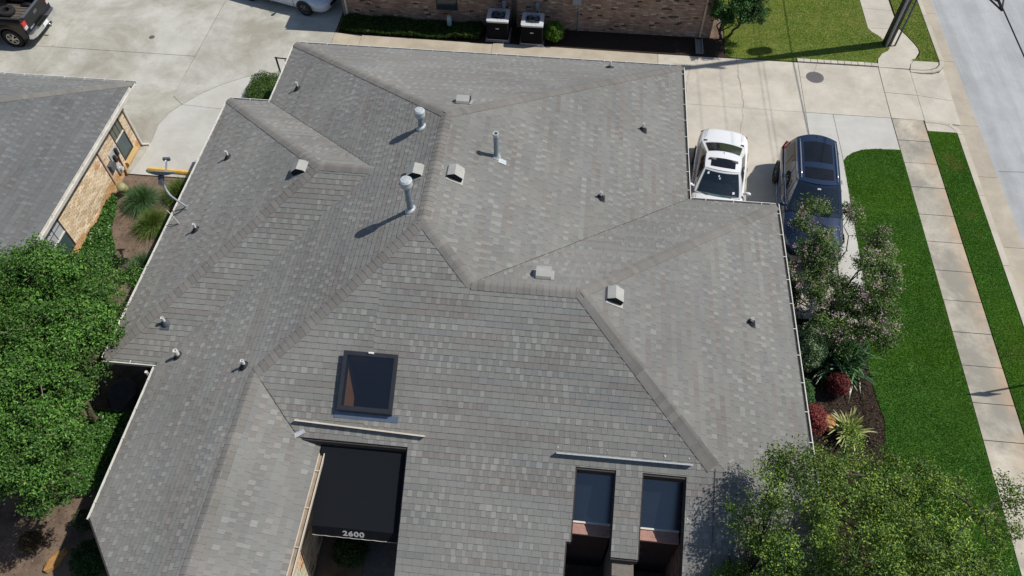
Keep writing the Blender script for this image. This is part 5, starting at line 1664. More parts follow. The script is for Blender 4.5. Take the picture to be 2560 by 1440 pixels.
def sedan(label, loc, rz, paint_mat, rim, detail=True, group=None):
    r = thing('sedan', label, 'car', loc, rz, group)
    st = [(2.36, 0.40, 0.46, 0.36, 0.34, 0.46, 0.56, 0.58), (2.30, 0.62, 0.70, 0.58, 0.24, 0.46, 0.62, 0.66), (2.12, 0.78, 0.83, 0.70, 0.19, 0.5, 0.68, 0.74), (1.7, 0.83, 0.88, 0.76, 0.18, 0.54, 0.76, 0.84),
          (1.2, 0.84, 0.89, 0.77, 0.18, 0.55, 0.82, 0.91), (0.75, 0.845, 0.89, 0.79, 0.18, 0.56, 0.88, 0.96), (0, 0.85, 0.895, 0.81, 0.18, 0.58, 0.92, 0.95), (-0.9, 0.85, 0.895, 0.81, 0.18, 0.6, 0.94, 0.96),
          (-1.5, 0.84, 0.89, 0.79, 0.2, 0.62, 0.96, 1.02), (-1.95, 0.82, 0.87, 0.74, 0.24, 0.62, 0.97, 1.045), (-2.22, 0.76, 0.81, 0.68, 0.28, 0.6, 0.94, 1.02), (-2.33, 0.62, 0.68, 0.52, 0.34, 0.6, 0.84, 0.9)]
    put(loft_body(st), 'body', paint_mat, r, sub=2)
    c = Cabin(0.9, 1.38, 1.0, 0.24, -1.86, -0.66, 0.76, 0.57, 0.16, 0.16, 0.05)
    put(c.shell(), 'cabin', paint_mat, r)
    put(c.patch('front', 0.045, 0.955, 0.05, 0.93), 'windscreen', 'screen_glass', r)
    interior(r, c, 'seat_grey', False)
    put(c.patch('rear', 0.06, 0.94, 0.34, 0.95), 'rear_window', 'car_glass', r)
    for s in (1, -1):
        put(c.patch('side', 0.10, 0.46, 0.16, 0.86, sgn=s, cut=lambda u, v: u + 0.10 * (1 - v) * (1 if u < 0.15 else 0)), 'side_window', 'car_glass', r)
        put(c.patch('side', 0.49, 0.88, 0.16, 0.86, sgn=s), 'side_window', 'car_glass', r)
        mirror(r, 0.66, s * 0.84, 0.98, paint_mat, s)
        for x in (1.38, -1.42):
            arch(r, x, 0.90, 0.33, s, 0.33)
            wheel(r, x, s * 0.80, 0.33, 0.225, rim, 5)
        for x in (0.38, -0.62):
            MB().bar((x - 0.08, s * 0.893, 0.82), (x + 0.08, s * 0.893, 0.82), 0.02, 0.025).build('door_handle', 'chrome' if detail else paint_mat, r, world_coords=False)
        seam(r, [(-0.12, s * 0.897, 0.3), (-0.13, s * 0.9, 0.6), (-0.12, s * 0.86, 0.9)])
        seam(r, [(0.86, s * 0.893, 0.3), (0.87, s * 0.895, 0.56), (0.8, s * 0.86, 0.86)])
        put(MB().add([(2.26, s * 0.44, 0.60), (2.05, s * 0.69, 0.70), (1.84, s * 0.80, 0.72), (2.0, s * 0.84, 0.62), (2.2, s * 0.7, 0.54)], [(0, 1, 2, 3, 4) if s > 0 else (4, 3, 2, 1, 0)]), 'headlight', 'clear_lens', r)
        put(MB().add([(-2.31, s * 0.35, 0.76), (-2.29, s * 0.62, 0.86), (-2.14, s * 0.79, 0.88), (-2.2, s * 0.82, 0.74), (-2.315, s * 0.6, 0.7)], [(4, 3, 2, 1, 0) if s > 0 else (0, 1, 2, 3, 4)]), 'tail_light', 'red_lens', r)
        # bumper intake
        put(MB().lathe([(0.0, 0.0), (0.10, 0.0)], (0, 0, 0), 12, 'Z'), 'fog_recess', 'car_black', r).location = (2.15, s * 0.62, 0.35)
    put(c.patch('roof', 0.15, 0.85, 0.14, 0.60, 0.006, nu=8, nv=5), 'sunroof', 'roof_glass', r)
    for s in (1, -1):
        seam(r, [(-1.72, s * 0.62, 1.045), (-2.0, s * 0.61, 1.05), (-2.2, s * 0.58, 1.0)], 0.01)
        seam(r, [(0.98, s * 0.7, 0.925), (1.6, s * 0.68, 0.845), (2.1, s * 0.6, 0.74)], 0.01)
    MB().box((2.33, -0.36, 0.38), (2.375, 0.36, 0.52)).build('grille', 'car_black', r, world_coords=False)
    MB().box((-2.36, -0.25, 0.62), (-2.345, 0.25, 0.74)).build('number_plate', 'plate', r, world_coords=False)
    m = MB().add([(-0.5, 0.012, 1.43), (-0.5, -0.012, 1.43), (-0.66, 0, 1.40), (-0.63, 0, 1.48)], [(0, 1, 3), (1, 2, 3), (2, 0, 3)])
    put(m, 'roof_antenna', paint_mat, r, False)
    if detail:
        for u, v, mt_, sz in ((0.15, 0.83, 'plate', 0.05), (0.44, 0.80, 'plate', 0.035), (0.47, 0.72, 'aqua', 0.04), (0.83, 0.22, 'plate', 0.05)):
            put(c.patch('front', u - sz / 2, u + sz / 2, v - sz * 0.9, v + sz * 0.9, 0.014, nu=1, nv=1), 'sticker', mt_, r, False)
        for s in (-0.2, 0.3):
            MB().tube([c.front(0.5 + s, 0.05, 0.02), c.front(0.5 + s - 0.25, 0.11, 0.02)], 0.008, 5).build('wiper', 'car_black', r, world_coords=False)
    return r

def suv(label, loc, rz, paint_mat):
    r = thing('sport_utility_vehicle', label, 'car', loc, rz)
    st = [(2.5, 0.45, 0.52, 0.40, 0.42, 0.62, 0.8, 0.84), (2.42, 0.70, 0.78, 0.62, 0.3, 0.6, 0.86, 0.92), (2.2, 0.86, 0.92, 0.76, 0.25, 0.62, 0.92, 0.99), (1.7, 0.91, 0.96, 0.82, 0.25, 0.66, 0.98, 1.06),
          (1.1, 0.92, 0.97, 0.83, 0.25, 0.68, 1.03, 1.12), (0.8, 0.925, 0.975, 0.85, 0.25, 0.7, 1.06, 1.14), (0, 0.93, 0.98, 0.88, 0.25, 0.72, 1.08, 1.12), (-1.2, 0.93, 0.98, 0.88, 0.25, 0.74, 1.1, 1.12),
          (-1.9, 0.92, 0.97, 0.86, 0.28, 0.76, 1.1, 1.12), (-2.3, 0.87, 0.92, 0.8, 0.32, 0.76, 1.08, 1.1), (-2.46, 0.72, 0.78, 0.66, 0.4, 0.74, 1.0, 1.02)]
    put(loft_body(st), 'body', paint_mat, r, sub=2)
    c = Cabin(1.04, 1.70, 1.14, 0.26, -2.42, -2.05, 0.86, 0.64, 0.24, 0.3, 0.07)
    put(c.shell(), 'cabin', paint_mat, r)
    put(c.patch('front', 0.045, 0.955, 0.06, 0.95), 'windscreen', 'screen_glass', r)
    interior(r, c, 'seat_grey', True)
    for s_ in (-0.2, 0.28):
        MB().tube([c.front(0.5 + s_, 0.05, 0.02), c.front(0.5 + s_ - 0.25, 0.1, 0.02)], 0.009, 5).build('wiper', 'car_black', r, world_coords=False)
    put(c.patch('rear', 0.08, 0.92, 0.25, 0.9), 'rear_window', 'car_glass', r)
    for s in (1, -1):
        for u0, u1 in ((0.08, 0.36), (0.38, 0.64), (0.66, 0.93)):
            put(c.patch('side', u0, u1, 0.14, 0.86, sgn=s, cut=(lambda u, v: u + 0.09 * (1 - v) * (1 if u < 0.2 else 0)) if u0 < 0.1 else None), 'side_window', 'car_glass', r)
        mirror(r, 0.72, s * 0.92, 1.14, paint_mat, s)
        for x in (1.5, -1.45):
            arch(r, x, 0.985, 0.38, s, 0.38)
            wheel(r, x, s * 0.885, 0.38, 0.24, 'rim_dark', 5)
        for x in (0.3, -0.75):
            MB().bar((x - 0.09, s * 0.985, 0.98), (x + 0.09, s * 0.985, 0.98), 0.02, 0.03).build('door_handle', 'chrome', r, world_coords=False)
        rp = [c.roof(0.5 + s * 0.44, v) for v in (0.05, 0.2, 0.5, 0.8, 0.93)]
        rp = [(p[0], p[1], p[2] + (0.045 if 0 < i < 4 else 0.015)) for i, p in enumerate(rp)]
        MB().tube(rp, 0.018, 6).build('roof_rail', 'chrome', r, smooth=True, world_coords=False)
        MB().tube([c.side(0.02, 0.04, s, 0.012), c.side(0.5, 0.08, s, 0.012), c.side(0.97, 0.1, s, 0.012)], 0.01, 5).build('window_trim', 'chrome', r, world_coords=False)
        MB().tube([(1.1, s * 0.955, 0.36), (0, s * 0.965, 0.35), (-1.0, s * 0.955, 0.36)], 0.014, 5).build('sill_trim', 'chrome', r, world_coords=False)
        seam(r, [(-0.3, s * 0.983, 0.4), (-0.32, s * 0.988, 0.74), (-0.3, s * 0.93, 1.06)])
        seam(r, [(0.92, s * 0.978, 0.4), (0.93, s * 0.98, 0.7), (0.86, s * 0.92, 1.03)])
        put(MB().add([(2.40, s * 0.52, 0.78), (2.2, s * 0.76, 0.93), (1.82, s * 0.90, 0.96), (2.05, s * 0.93, 0.84), (2.34, s * 0.8, 0.72)], [(0, 1, 2, 3, 4) if s > 0 else (4, 3, 2, 1, 0)]), 'headlight', 'clear_lens', r)
        put(MB().add([(-2.43, s * 0.6, 0.94), (-2.36, s * 0.8, 1.06), (-2.02, s * 0.945, 1.06), (-2.1, s * 0.95, 0.92), (-2.42, s * 0.7, 0.86)], [(4, 3, 2, 1, 0) if s > 0 else (0, 1, 2, 3, 4)]), 'tail_light', 'red_lens', r)
        put(MB().add([c.side(0.945, 0.0, s, 0.02), c.side(0.965, 0.5, s, 0.02), c.side(0.995, 0.5, s, 0.02), c.side(0.995, 0.0, s, 0.02)], [(0, 1, 2, 3)]), 'upper_tail_light', 'red_lens', r)
    put(c.patch('roof', 0.15, 0.85, 0.09, 0.30, 0.006), 'sunroof', 'roof_glass', r)
    put(c.patch('roof', 0.15, 0.85, 0.42, 0.84, 0.006), 'rear_sunroof', 'roof_glass', r)
    MB().box((2.47, -0.42, 0.5), (2.52, 0.42, 0.76)).build('grille', 'chrome', r, world_coords=False)
    for s in (1, -1):
        seam(r, [(1.12, s * 0.76, 1.09), (1.7, s * 0.74, 1.03), (2.2, s * 0.66, 0.965)], 0.01)
    MB().box((-2.5, -0.25, 0.7), (-2.47, 0.25, 0.84)).build('number_plate', 'plate', r, world_coords=False)
    p = c.roof(0.5, 0.93)
    m = MB().add([(p[0] + 0.06, p[1] + 0.015, p[2]), (p[0] + 0.06, p[1] - 0.015, p[2]), (p[0] - 0.08, p[1], p[2]), (p[0] - 0.06, p[1], p[2] + 0.07)], [(0, 1, 3), (1, 2, 3), (2, 0, 3)])
    put(m, 'roof_antenna', 'car_black', r, False)
    put(c.patch('front', 0.46, 0.54, 0.86, 0.9, 0.014, nu=1, nv=1), 'sticker', 'plate', r, False)
    return r

def pickup(label, loc, rz):
    r = thing('pickup_truck', label, 'pickup truck', loc, rz)
    pm = 'paint_black'
    # front body and cab
    st = [(2.95, 0.6, 0.7, 0.55, 0.5, 0.75, 1.0, 1.04), (2.85, 0.85, 0.92, 0.8, 0.42, 0.75, 1.08, 1.13), (2.4, 0.94, 1.0, 0.88, 0.4, 0.78, 1.14, 1.2), (1.5, 0.96, 1.01, 0.9, 0.4, 0.8, 1.18, 1.25),
          (0.8, 0.96, 1.01, 0.92, 0.4, 0.8, 1.22, 1.24), (-0.95, 0.96, 1.01, 0.93, 0.4, 0.8, 1.24, 1.26), (-1.0, 0.95, 1.0, 0.92, 0.42, 0.8, 1.22, 1.24)]
    put(loft_body(st), 'body', pm, r, sub=1)
    c = Cabin(1.2, 1.9, 1.35, 0.55, -0.98, -0.78, 0.9, 0.72, 0.15, 0.03, 0.04)
    put(c.shell(), 'cab', pm, r)
    put(c.patch('front', 0.05, 0.95, 0.05, 0.93), 'windscreen', 'car_glass', r)
    put(c.patch('rear', 0.1, 0.9, 0.2, 0.85), 'rear_window', 'car_glass', r)
    for s in (1, -1):
        put(c.patch('side', 0.1, 0.5, 0.14, 0.86, sgn=s), 'side_window', 'car_glass', r)
        put(c.patch('side', 0.53, 0.93, 0.14, 0.86, sgn=s), 'side_window', 'car_glass', r)
        mirror(r, 0.95, s * 0.98, 1.32, pm, s)
        for x in (1.75, -1.95):
            wheel(r, x, s * 0.86, 0.40, 0.27, 'rim', 6)
        arch(r, 1.75, 1.018, 0.40, s, 0.40)
    # bed: outer side walls with wheel cut-outs, inner liner, tailgate
    n = 14
    for s in (1, -1):
        m = MB()
        ra = 0.47
        lower = [(-1.02, 0.46)] + [(-1.95 + ra * math.cos(math.pi * k / n), 0.42 + ra * math.sin(math.pi * k / n)) for k in range(n + 1)] + [(-2.72, 0.5)]
        upper = [(-1.02, 1.30)] + [(-1.95 + ra * 1.25 * math.cos(math.pi * k / n), 1.30) for k in range(n + 1)] + [(-2.72, 1.30)]
        k = len(lower)
        vs = []
        for (xl, zl_), (xu, zu) in zip(lower, upper):
            vs += [(xl, s * 0.99, zl_), (xl + (xu - xl) * 0.4, s * 1.015, zl_ + (1.02 - zl_) * 0.6), (xu, s * 0.985, 1.22), (xu, s * 0.95, 1.305), (xu, s * 0.86, 1.305), (xu, s * 0.85, 0.78)]
        fs = [(i * 6 + j, i * 6 + j + 1, (i + 1) * 6 + j + 1, (i + 1) * 6 + j) if s > 0 else (i * 6 + j, (i + 1) * 6 + j, (i + 1) * 6 + j + 1, i * 6 + j + 1) for i in range(k - 1) for j in range(5)]
        m.add(vs, fs)
        put(m, 'bed_side', pm, r, True, 30)
        put(MB().lathe([(0.0, s * 0.12), (0.46, s * 0.12), (0.46, s * 0.33)], (-1.95, s * 0.64, 0.42), 20, 'Y'), 'wheel_housing', 'car_black', r)
        hump = MB()
        hump.lathe([(0.0, -0.13), (0.40, -0.13), (0.46, -0.08), (0.46, 0.13)], (-1.95, 0.74, 0.46), 20, 'Y')
        if s < 0:
            hump.v = [(x, -y, z) for x, y, z in hump.v]
        put(hump, 'wheel_hump', 'car_black', r)
        put(MB().bar((-1.05, s * 0.905, 1.312), (-2.7, s * 0.905, 1.312), 0.1, 0.02), 'rail_cap', 'boot', r, False)
        put(MB().box((-2.78, s * 0.79 if s > 0 else -0.99, 1.0), (-2.70, 0.99 if s > 0 else -0.79, 1.19)), 'tail_light', 'red_lens', r, False)
        put(MB().box((-2.78, s * 0.80 if s > 0 else -0.985, 0.86), (-2.705, 0.985 if s > 0 else -0.80, 0.995)), 'reverse_light', 'clear_lens', r, False)
        put(MB().box((-2.745, s * 0.79 if s > 0 else -0.98, 0.55), (-2.705, 0.98 if s > 0 else -0.79, 0.855)), 'corner_panel', pm, r, False)
        put(MB().box((-2.745, s * 0.79 if s > 0 else -0.98, 1.195), (-2.705, 0.98 if s > 0 else -0.79, 1.305)), 'corner_panel', pm, r, False)
    put(MB().box((-2.70, -0.85, 0.74), (-1.03, 0.85, 0.78)), 'bed_floor', 'bedliner', r, False)
    fr = MB()
    for k in range(9):
        fr.box((-2.69, -0.78 + k * 0.19, 0.7805), (-1.05, -0.70 + k * 0.19, 0.8))
    put(fr, 'floor_rib', 'bedliner', r, False)
    put(MB().box((-1.06, -0.9, 0.5), (-1.02, 0.9, 1.3)), 'bulkhead', pm, r, False)
    tg = put(MB().box((-2.76, -0.785, 0.66), (-2.70, 0.785, 1.28)), 'tailgate', pm, r, False)
    tc = MB()
    tc.bar((-2.73, -0.785, 1.288), (-2.73, 0.785, 1.288), 0.09, 0.03)
    put(tc, 'cap', 'boot_grey', tg, False)
    put(MB().box((-2.768, -0.12, 1.02), (-2.761, 0.12, 1.13)), 'handle', 'boot_grey', tg, False)
    put(MB().box((-2.766, 0.38, 0.72), (-2.761, 0.7, 0.78)), 'badge', 'chrome', tg, False)
    b = MB()
    pts = [(-2.84, -0.97), (-2.92, -0.8), (-2.95, -0.35), (-2.95, 0.35), (-2.92, 0.8), (-2.84, 0.97), (-2.70, 0.98), (-2.70, -0.98)]
    b.prism(pts, 0.44, 0.63)
    bm = put(b, 'rear_bumper', 'chrome', r, False)
    put(MB().box((-2.93, -0.35, 0.632), (-2.78, 0.35, 0.65)), 'step_pad', 'car_black', bm, False)
    put(MB().box((-2.958, -0.17, 0.47), (-2.951, 0.17, 0.61)), 'number_plate', 'plate', bm, False)
    put(MB().bar((-2.9, 0, 0.42), (-3.12, 0, 0.42), 0.06, 0.05), 'tow_bar', 'car_black', r, False)
    put(MB().lathe([(0, 0.0), (0.03, 0.0), (0.04, 0.05), (0.03, 0.09), (0, 0.1)], (-3.1, 0, 0.44), 10), 'tow_ball', 'chrome', r)
    # spare tyre lying in the bed
    sp = MB()
    sp.lathe([(0.16, -0.09), (0.3, -0.1), (0.34, -0.05), (0.34, 0.05), (0.3, 0.1), (0.16, 0.09), (0.16, -0.09)], (0, 0, 0), 24, 'Z')
    sp.v = [(x - 1.4, y - 0.1, z + 0.9) for x, y, z in sp.v]
    return r, sp

sedan('white sedan with black sunroof parked beside the right roof edge', (5.07, 18.28, 0), R_(-90 - 8.0), 'paint_white', 'rim', True, 'white sedans')
suv('dark blue sport utility vehicle parked beside the lawn under the blossoming bush', (8.0, 17.66, 0), R_(-90 - 5.0), 'paint_navy')
pk, sp = pickup('black pickup truck with open bed at the top left corner', (-24.75, 24.74, 0), R_(180.0))
mw = root_matrix(pk)
sp.v = [tuple(mw @ Vector(p)) for p in sp.v]
tag(sp.build('spare_tyre', 'tyre', smooth=True, auto=40), 'black rubber tyre lying in the bed of the pickup', 'tyre')
sedan('white sedan showing only its front wheel and nose at the top edge', (-12.66, 28.25, 0), R_(-17.0), 'paint_white2', 'rim_dark', False, 'white sedans')

# ------------------------------------------------------------------ vegetation
def leaves(centers, outward, size, r, cols, weights, up_bias=0.7, rnd=0.75, aspect=0.5, fold=0.18, tone=None):
    """one folded leaf (two triangles per half) for every centre; returns V, F, C"""
    n = len(centers)
    nr = np.array([0, 0, 1.0]) * up_bias + outward * 0.6 + r.normal(0, rnd, (n, 3))
    nr /= np.linalg.norm(nr, axis=1, keepdims=True) + 1e-9
    t = r.normal(0, 1, (n, 3))
    t -= nr * (t * nr).sum(1, keepdims=True)
    t /= np.linalg.norm(t, axis=1, keepdims=True) + 1e-9
    b = np.cross(nr, t)
    L = size * r.uniform(0.65, 1.3, n)[:, None]
    W = L * aspect
    v0 = centers - t * L * 0.5
    v2 = centers + t * L * 0.5 - nr * L * 0.08
    v1 = centers + b * W * 0.5 + nr * L * fold - t * L * 0.06
    v3 = centers - b * W * 0.5 + nr * L * fold - t * L * 0.06
    V = np.stack([v0, v1, v2, v3], 1).reshape(-1, 3)
    i = np.arange(n) * 4
    F = np.concatenate([np.stack([i, i + 1, i + 2], 1), np.stack([i, i + 2, i + 3], 1)])
    ci = r.choice(len(cols), n, p=np.array(weights) / np.sum(weights))
    C = np.array(cols)[ci] * r.uniform(0.86, 1.14, n)[:, None]
    if tone is not None:
        C = C * tone[:, None]
    C = np.concatenate([C, C])
    return V, F, C

def join(parts):
    V, F, C, o = [], [], [], 0
    for v, f, c in parts:
        V.append(v)
        F.append(f + o)
        C.append(c)
        o += len(v)
    return np.concatenate(V), np.concatenate(F), np.concatenate(C)

def limb_tubes(m, p0, p1, r0, r1, r, seg=5, wob=0.08):
    p0, p1 = Vector(p0), Vector(p1)
    L = (p1 - p0).length
    pts = []
    for i in range(seg + 1):
        t = i / seg
        q = p0.lerp(p1, t)
        if 0 < i < seg:
            q += Vector(r.normal(0, wob * L * 0.4, 3))
        q.z += 0.06 * L * math.sin(math.pi * t)
        pts.append(q)
    m.tube(pts, [r0 + (r1 - r0) * i / seg for i in range(seg + 1)], 7)
    return pts

def tree(name, label, cat, base, clumps, leaf_n, leaf_size, cols, weights, bark='bark', trunk_r=0.12, stems=1, seed=1, aspect=0.5, mat='leaf', up_bias=0.7, rnd=0.75, crotch=None, flowers=None, group=None, shell=0.75, twigs=True, sprigs=16):
    """clumps: (x, y, z, rx, rz). Trunk and limbs reach every clump; each clump is a cloud of single leaves, denser on its outer side"""
    r = np.random.default_rng(seed)
    t = thing(name, label, cat, base, 0, group)
    m = MB()
    base = Vector(base)
    cl = [Vector(c[:3]) for c in clumps]
    mid = sum(cl, Vector()) / len(cl)
    cz = crotch if crotch is not None else (min(c.z for c in cl) * 0.6)
    knots = []
    for s in range(stems):
        a = 2 * math.pi * s / max(1, stems) + r.uniform(0, 1)
        off = Vector((math.cos(a), math.sin(a), 0)) * (0.0 if stems == 1 else 0.14)
        top = Vector((base.x + (mid.x - base.x) * 0.5, base.y + (mid.y - base.y) * 0.5, cz)) + off * (3.5 if stems > 1 else 1)
        limb_tubes(m, base + off - Vector((0, 0, 0.1)), top, trunk_r, trunk_r * 0.75, r, 6, 0.05)
        knots.append(top)
    order = sorted(range(len(cl)), key=lambda i: (cl[i] - mid).length)
    main = order[::max(1, len(order) // (6 * stems))]
    joints = []
    for i in main:
        k = min(knots, key=lambda q: (q - cl[i]).length)
        p = limb_tubes(m, k, cl[i], trunk_r * 0.55, trunk_r * 0.16, r, 6, 0.1)
        joints += p[2:]
    if twigs:
        for i in range(len(cl)):
            if i in main:
                continue
            k = min(joints, key=lambda q: (q - cl[i]).length)
            limb_tubes(m, k, cl[i], trunk_r * 0.16, 0.008, r, 3, 0.1)
    m.build('trunk', bark, t, smooth=True)
    parts, fl = [], []
    midn = np.array(mid)
    tot = sum(c[3] * c[3] * c[4] ** 0.0 for c in clumps)
    for c in clumps:
        n = max(12, int(leaf_n * c[3] ** 2 / tot))
        ns_ = max(6, int(sprigs * (c[3] / 0.4) ** 2))
        sd_ = r.normal(0, 1, (ns_, 3))
        sd_ /= np.linalg.norm(sd_, axis=1, keepdims=True)
        sd_[:, 2] = np.where(sd_[:, 2] < -0.3, -sd_[:, 2] * 0.6, sd_[:, 2])
        sl_ = r.uniform(0.6, 1.25, ns_)
        which = r.integers(0, ns_, n)
        d = sd_[which]
        rad = r.uniform(0, 1, n) ** (1 - shell * 0.7) * sl_[which]
        P = np.array(c[:3]) + d * rad[:, None] * np.array([c[3], c[3], c[4]])
        P += r.normal(0, 1, (n, 3)) * (0.045 + 0.10 * c[3] * (1.15 - rad / 1.25))[:, None]
        k = r.uniform(0.58, 1.28)
        parts.append(leaves(P, d, leaf_size, r, cols, weights, up_bias, rnd, aspect, tone=np.full(n, k)))
        if flowers and r.random() < flowers['chance']:
            for _ in range(int(r.integers(1, flowers.get('per', 3) + 1))):
                nf = int(flowers['n'])
                dd_ = np.array([r.normal(0, 0.6), r.normal(0, 0.6), 0.75])
                dd_ /= np.linalg.norm(dd_)
                q = np.array(c[:3]) + dd_ * np.array([c[3], c[3], c[4]]) * 1.02
                Q = q + r.normal(0, 1, (nf, 3)) * np.array(flowers['spread'])
                o_ = np.tile(dd_, (nf, 1))
                fl.append(leaves(Q, o_, flowers['size'], r, flowers['cols'], flowers['w'], 0.6, 0.8, 0.85))
    V, F, C = join(parts)
    np_mesh('crown', V, F, C, mat, t)
    if fl:
        V, F, C = join(fl)
        np_mesh('blossom', V, F, C, 'petal', t)
    return t

def scatter_clumps(r, n, center, rad, rc, zfun=None, keep=None, top_only=True, rz=0.75, fill=0.25):
    """clump centres over the upper shell of an ellipsoid, with a few inside"""
    out = []
    tries = 0
    ph = r.uniform(0, 6.28, 3)
    while len(out) < n and tries < n * 60:
        tries += 1
        d = r.normal(0, 1, 3)
        d /= np.linalg.norm(d)
        if d[2] < -0.25:
            d[2] = -d[2]
        k = r.uniform(0.84, 1.03) if r.random() > fill else r.uniform(0.4, 0.85)
        k *= 0.97 + 0.24 * math.sin(4.3 * d[0] + ph[0]) * math.sin(4.7 * d[1] + ph[1]) + 0.07 * math.sin(6 * d[2] + 3 * d[0] + ph[2])
        p = np.array(center) + d * np.array(rad) * k
        if keep is not None and not keep(p):
            continue
        s = rc * r.uniform(0.7, 1.3)
        if any((p[0] - o[0]) ** 2 + (p[1] - o[1]) ** 2 + (p[2] - o[2]) ** 2 < (0.55 * s) ** 2 for o in out):
            continue
        out.append((p[0], p[1], p[2], s, s * rz))
    return out

rv = np.random.default_rng(77)
# three broad-leaved trees between the houses (left edge)
GL = [(0.038, 0.105, 0.017), (0.07, 0.175, 0.027), (0.11, 0.24, 0.04), (0.165, 0.315, 0.06), (0.15, 0.15, 0.06)]
GW = [3, 4, 3, 1.2, 0.35]
def keepL(p):
    # stay left of the eave (branches only just reach the roof) and off the bottom soil patch
    if p[1] > 9.7:
        return p[0] < -11.7
    if p[1] > 8.1:
        return p[0] < -11.1
    if p[1] > 6.3:
        return p[0] < -11.15 + 0.12 * (8.1 - p[1])
    return p[0] < -10.75
tree('shade_tree', 'leafy green tree farthest back, beside the tan brick wall window', 'tree', (-13.2, 10.0, 0), scatter_clumps(rv, 80, (-13.1, 9.8, 2.75), (1.9, 1.5, 1.5), 0.44, keep=keepL), 52000, 0.074, GL, GW, 'bark', 0.09, 3, 31, group='leafy trees between the houses')
tree('shade_tree', 'leafy green tree in the middle of the left group, overhanging the grey eave', 'tree', (-12.6, 7.9, 0), scatter_clumps(rv, 96, (-12.35, 7.8, 2.85), (2.2, 1.6, 1.75), 0.46, keep=keepL), 66000, 0.074, GL, GW, 'bark', 0.10, 3, 32, group='leafy trees between the houses')
tree('shade_tree', 'leafy green tree nearest the front, above the bare soil patch', 'tree', (-12.3, 6.0, 0), scatter_clumps(rv, 70, (-12.2, 5.95, 2.6), (1.75, 1.45, 1.65), 0.45, keep=keepL), 50000, 0.074, GL, GW, 'bark', 0.09, 3, 33, group='leafy trees between the houses')
tree('shade_tree', 'leafy green tree at the left picture edge below the grey roof', 'tree', (-15.0, 9.0, 0), scatter_clumps(rv, 84, (-14.8, 8.3, 2.9), (1.85, 2.5, 1.6), 0.47, keep=lambda p: p[0] < -12.9 or p[1] < 8.5), 58000, 0.074, GL, GW, 'bark', 0.10, 3, 34, group='leafy trees between the houses')

# big fine-leaved tree bottom right
GR = [(0.06, 0.125, 0.022), (0.13, 0.225, 0.034), (0.22, 0.325, 0.045), (0.32, 0.43, 0.06), (0.07, 0.165, 0.05)]
tree('oak_tree', 'large fine-leaved green tree in the lower right corner', 'tree', (6.9, 5.3, 0), scatter_clumps(rv, 150, (6.8, 4.75, 3.2), (3.0, 2.85, 1.95), 0.43, fill=0.3, rz=0.7) + [(3.9, 4.5, 2.9, 0.3, 0.2), (4.25, 4.75, 3.0, 0.32, 0.22), (3.7, 4.2, 2.9, 0.3, 0.2), (4.4, 5.6, 3.2, 0.2, 0.14)], 96000, 0.062, GR, [2, 3, 3, 1.4, 1.6], 'bark_dark', 0.16, 1, 35, aspect=0.45, crotch=1.6)

# blossoming bush tree over the blue car
GP = [(0.085, 0.165, 0.033), (0.13, 0.225, 0.05), (0.19, 0.28, 0.08), (0.05, 0.10, 0.022), (0.28, 0.28, 0.18)]
FL = dict(chance=0.8, per=3, n=16, spread=(0.06, 0.06, 0.05), size=0.045, cols=[(0.46, 0.25, 0.38), (0.52, 0.36, 0.48), (0.42, 0.28, 0.50), (0.56, 0.50, 0.44), (0.50, 0.18, 0.27)], w=[2, 3, 2, 5, 0.7])
cb = []
for (cx, cy, cz_, sx_, sy_, sz_, n_) in [(7.6, 16.1, 2.0, 0.45, 0.2, 0.2, 3), (7.0, 15.3, 2.0, 0.3, 0.4, 0.3, 5), (7.6, 14.6, 2.05, 0.6, 0.3, 0.35, 10), (7.35, 13.9, 2.0, 0.55, 0.6, 0.4, 17), (7.2, 13.1, 1.8, 0.35, 0.3, 0.4, 6),
                                       (9.1, 13.7, 2.05, 0.65, 0.6, 0.5, 30), (8.65, 12.7, 1.8, 0.75, 0.5, 0.5, 22), (8.75, 11.95, 1.6, 0.7, 0.35, 0.3, 12), (7.85, 12.2, 1.5, 0.6, 0.5, 0.4, 12), (8.7, 16.2, 1.9, 0.3, 0.25, 0.2, 5), (9.35, 15.2, 1.8, 0.3, 0.5, 0.3, 8), (8.2, 13.6, 1.3, 0.7, 0.6, 0.4, 12)]:
    for _ in range(n_):
        q = rv.normal(0, 0.55, 3)
        cb.append((cx + q[0] * sx_, cy + q[1] * sy_, cz_ + q[2] * sz_, rv.uniform(0.24, 0.4), rv.uniform(0.18, 0.28)))
tree('flowering_bush', 'airy bush with pink and lilac blossoms leaning over the blue car', 'bush', (8.25, 13.35, 0), cb, 36000, 0.07, GP, [3, 3, 2, 2, 0.8], 'bark_dark', 0.05, 5, 36, aspect=0.42, crotch=0.7, flowers=FL, shell=0.4)

# small tree at the corner of the brown brick building
GT = [(0.028, 0.085, 0.018), (0.05, 0.135, 0.03), (0.08, 0.19, 0.042), (0.12, 0.25, 0.07)]
tree('holly_tree', 'small dark green tree at the corner of the brown brick building', 'tree', (6.0, 27.2, 0), scatter_clumps(rv, 44, (6.35, 26.85, 1.35), (0.85, 0.75, 0.85), 0.28), 16000, 0.08, GT, [3, 3, 2, 1], 'bark_dark', 0.06, 2, 37, crotch=0.5)

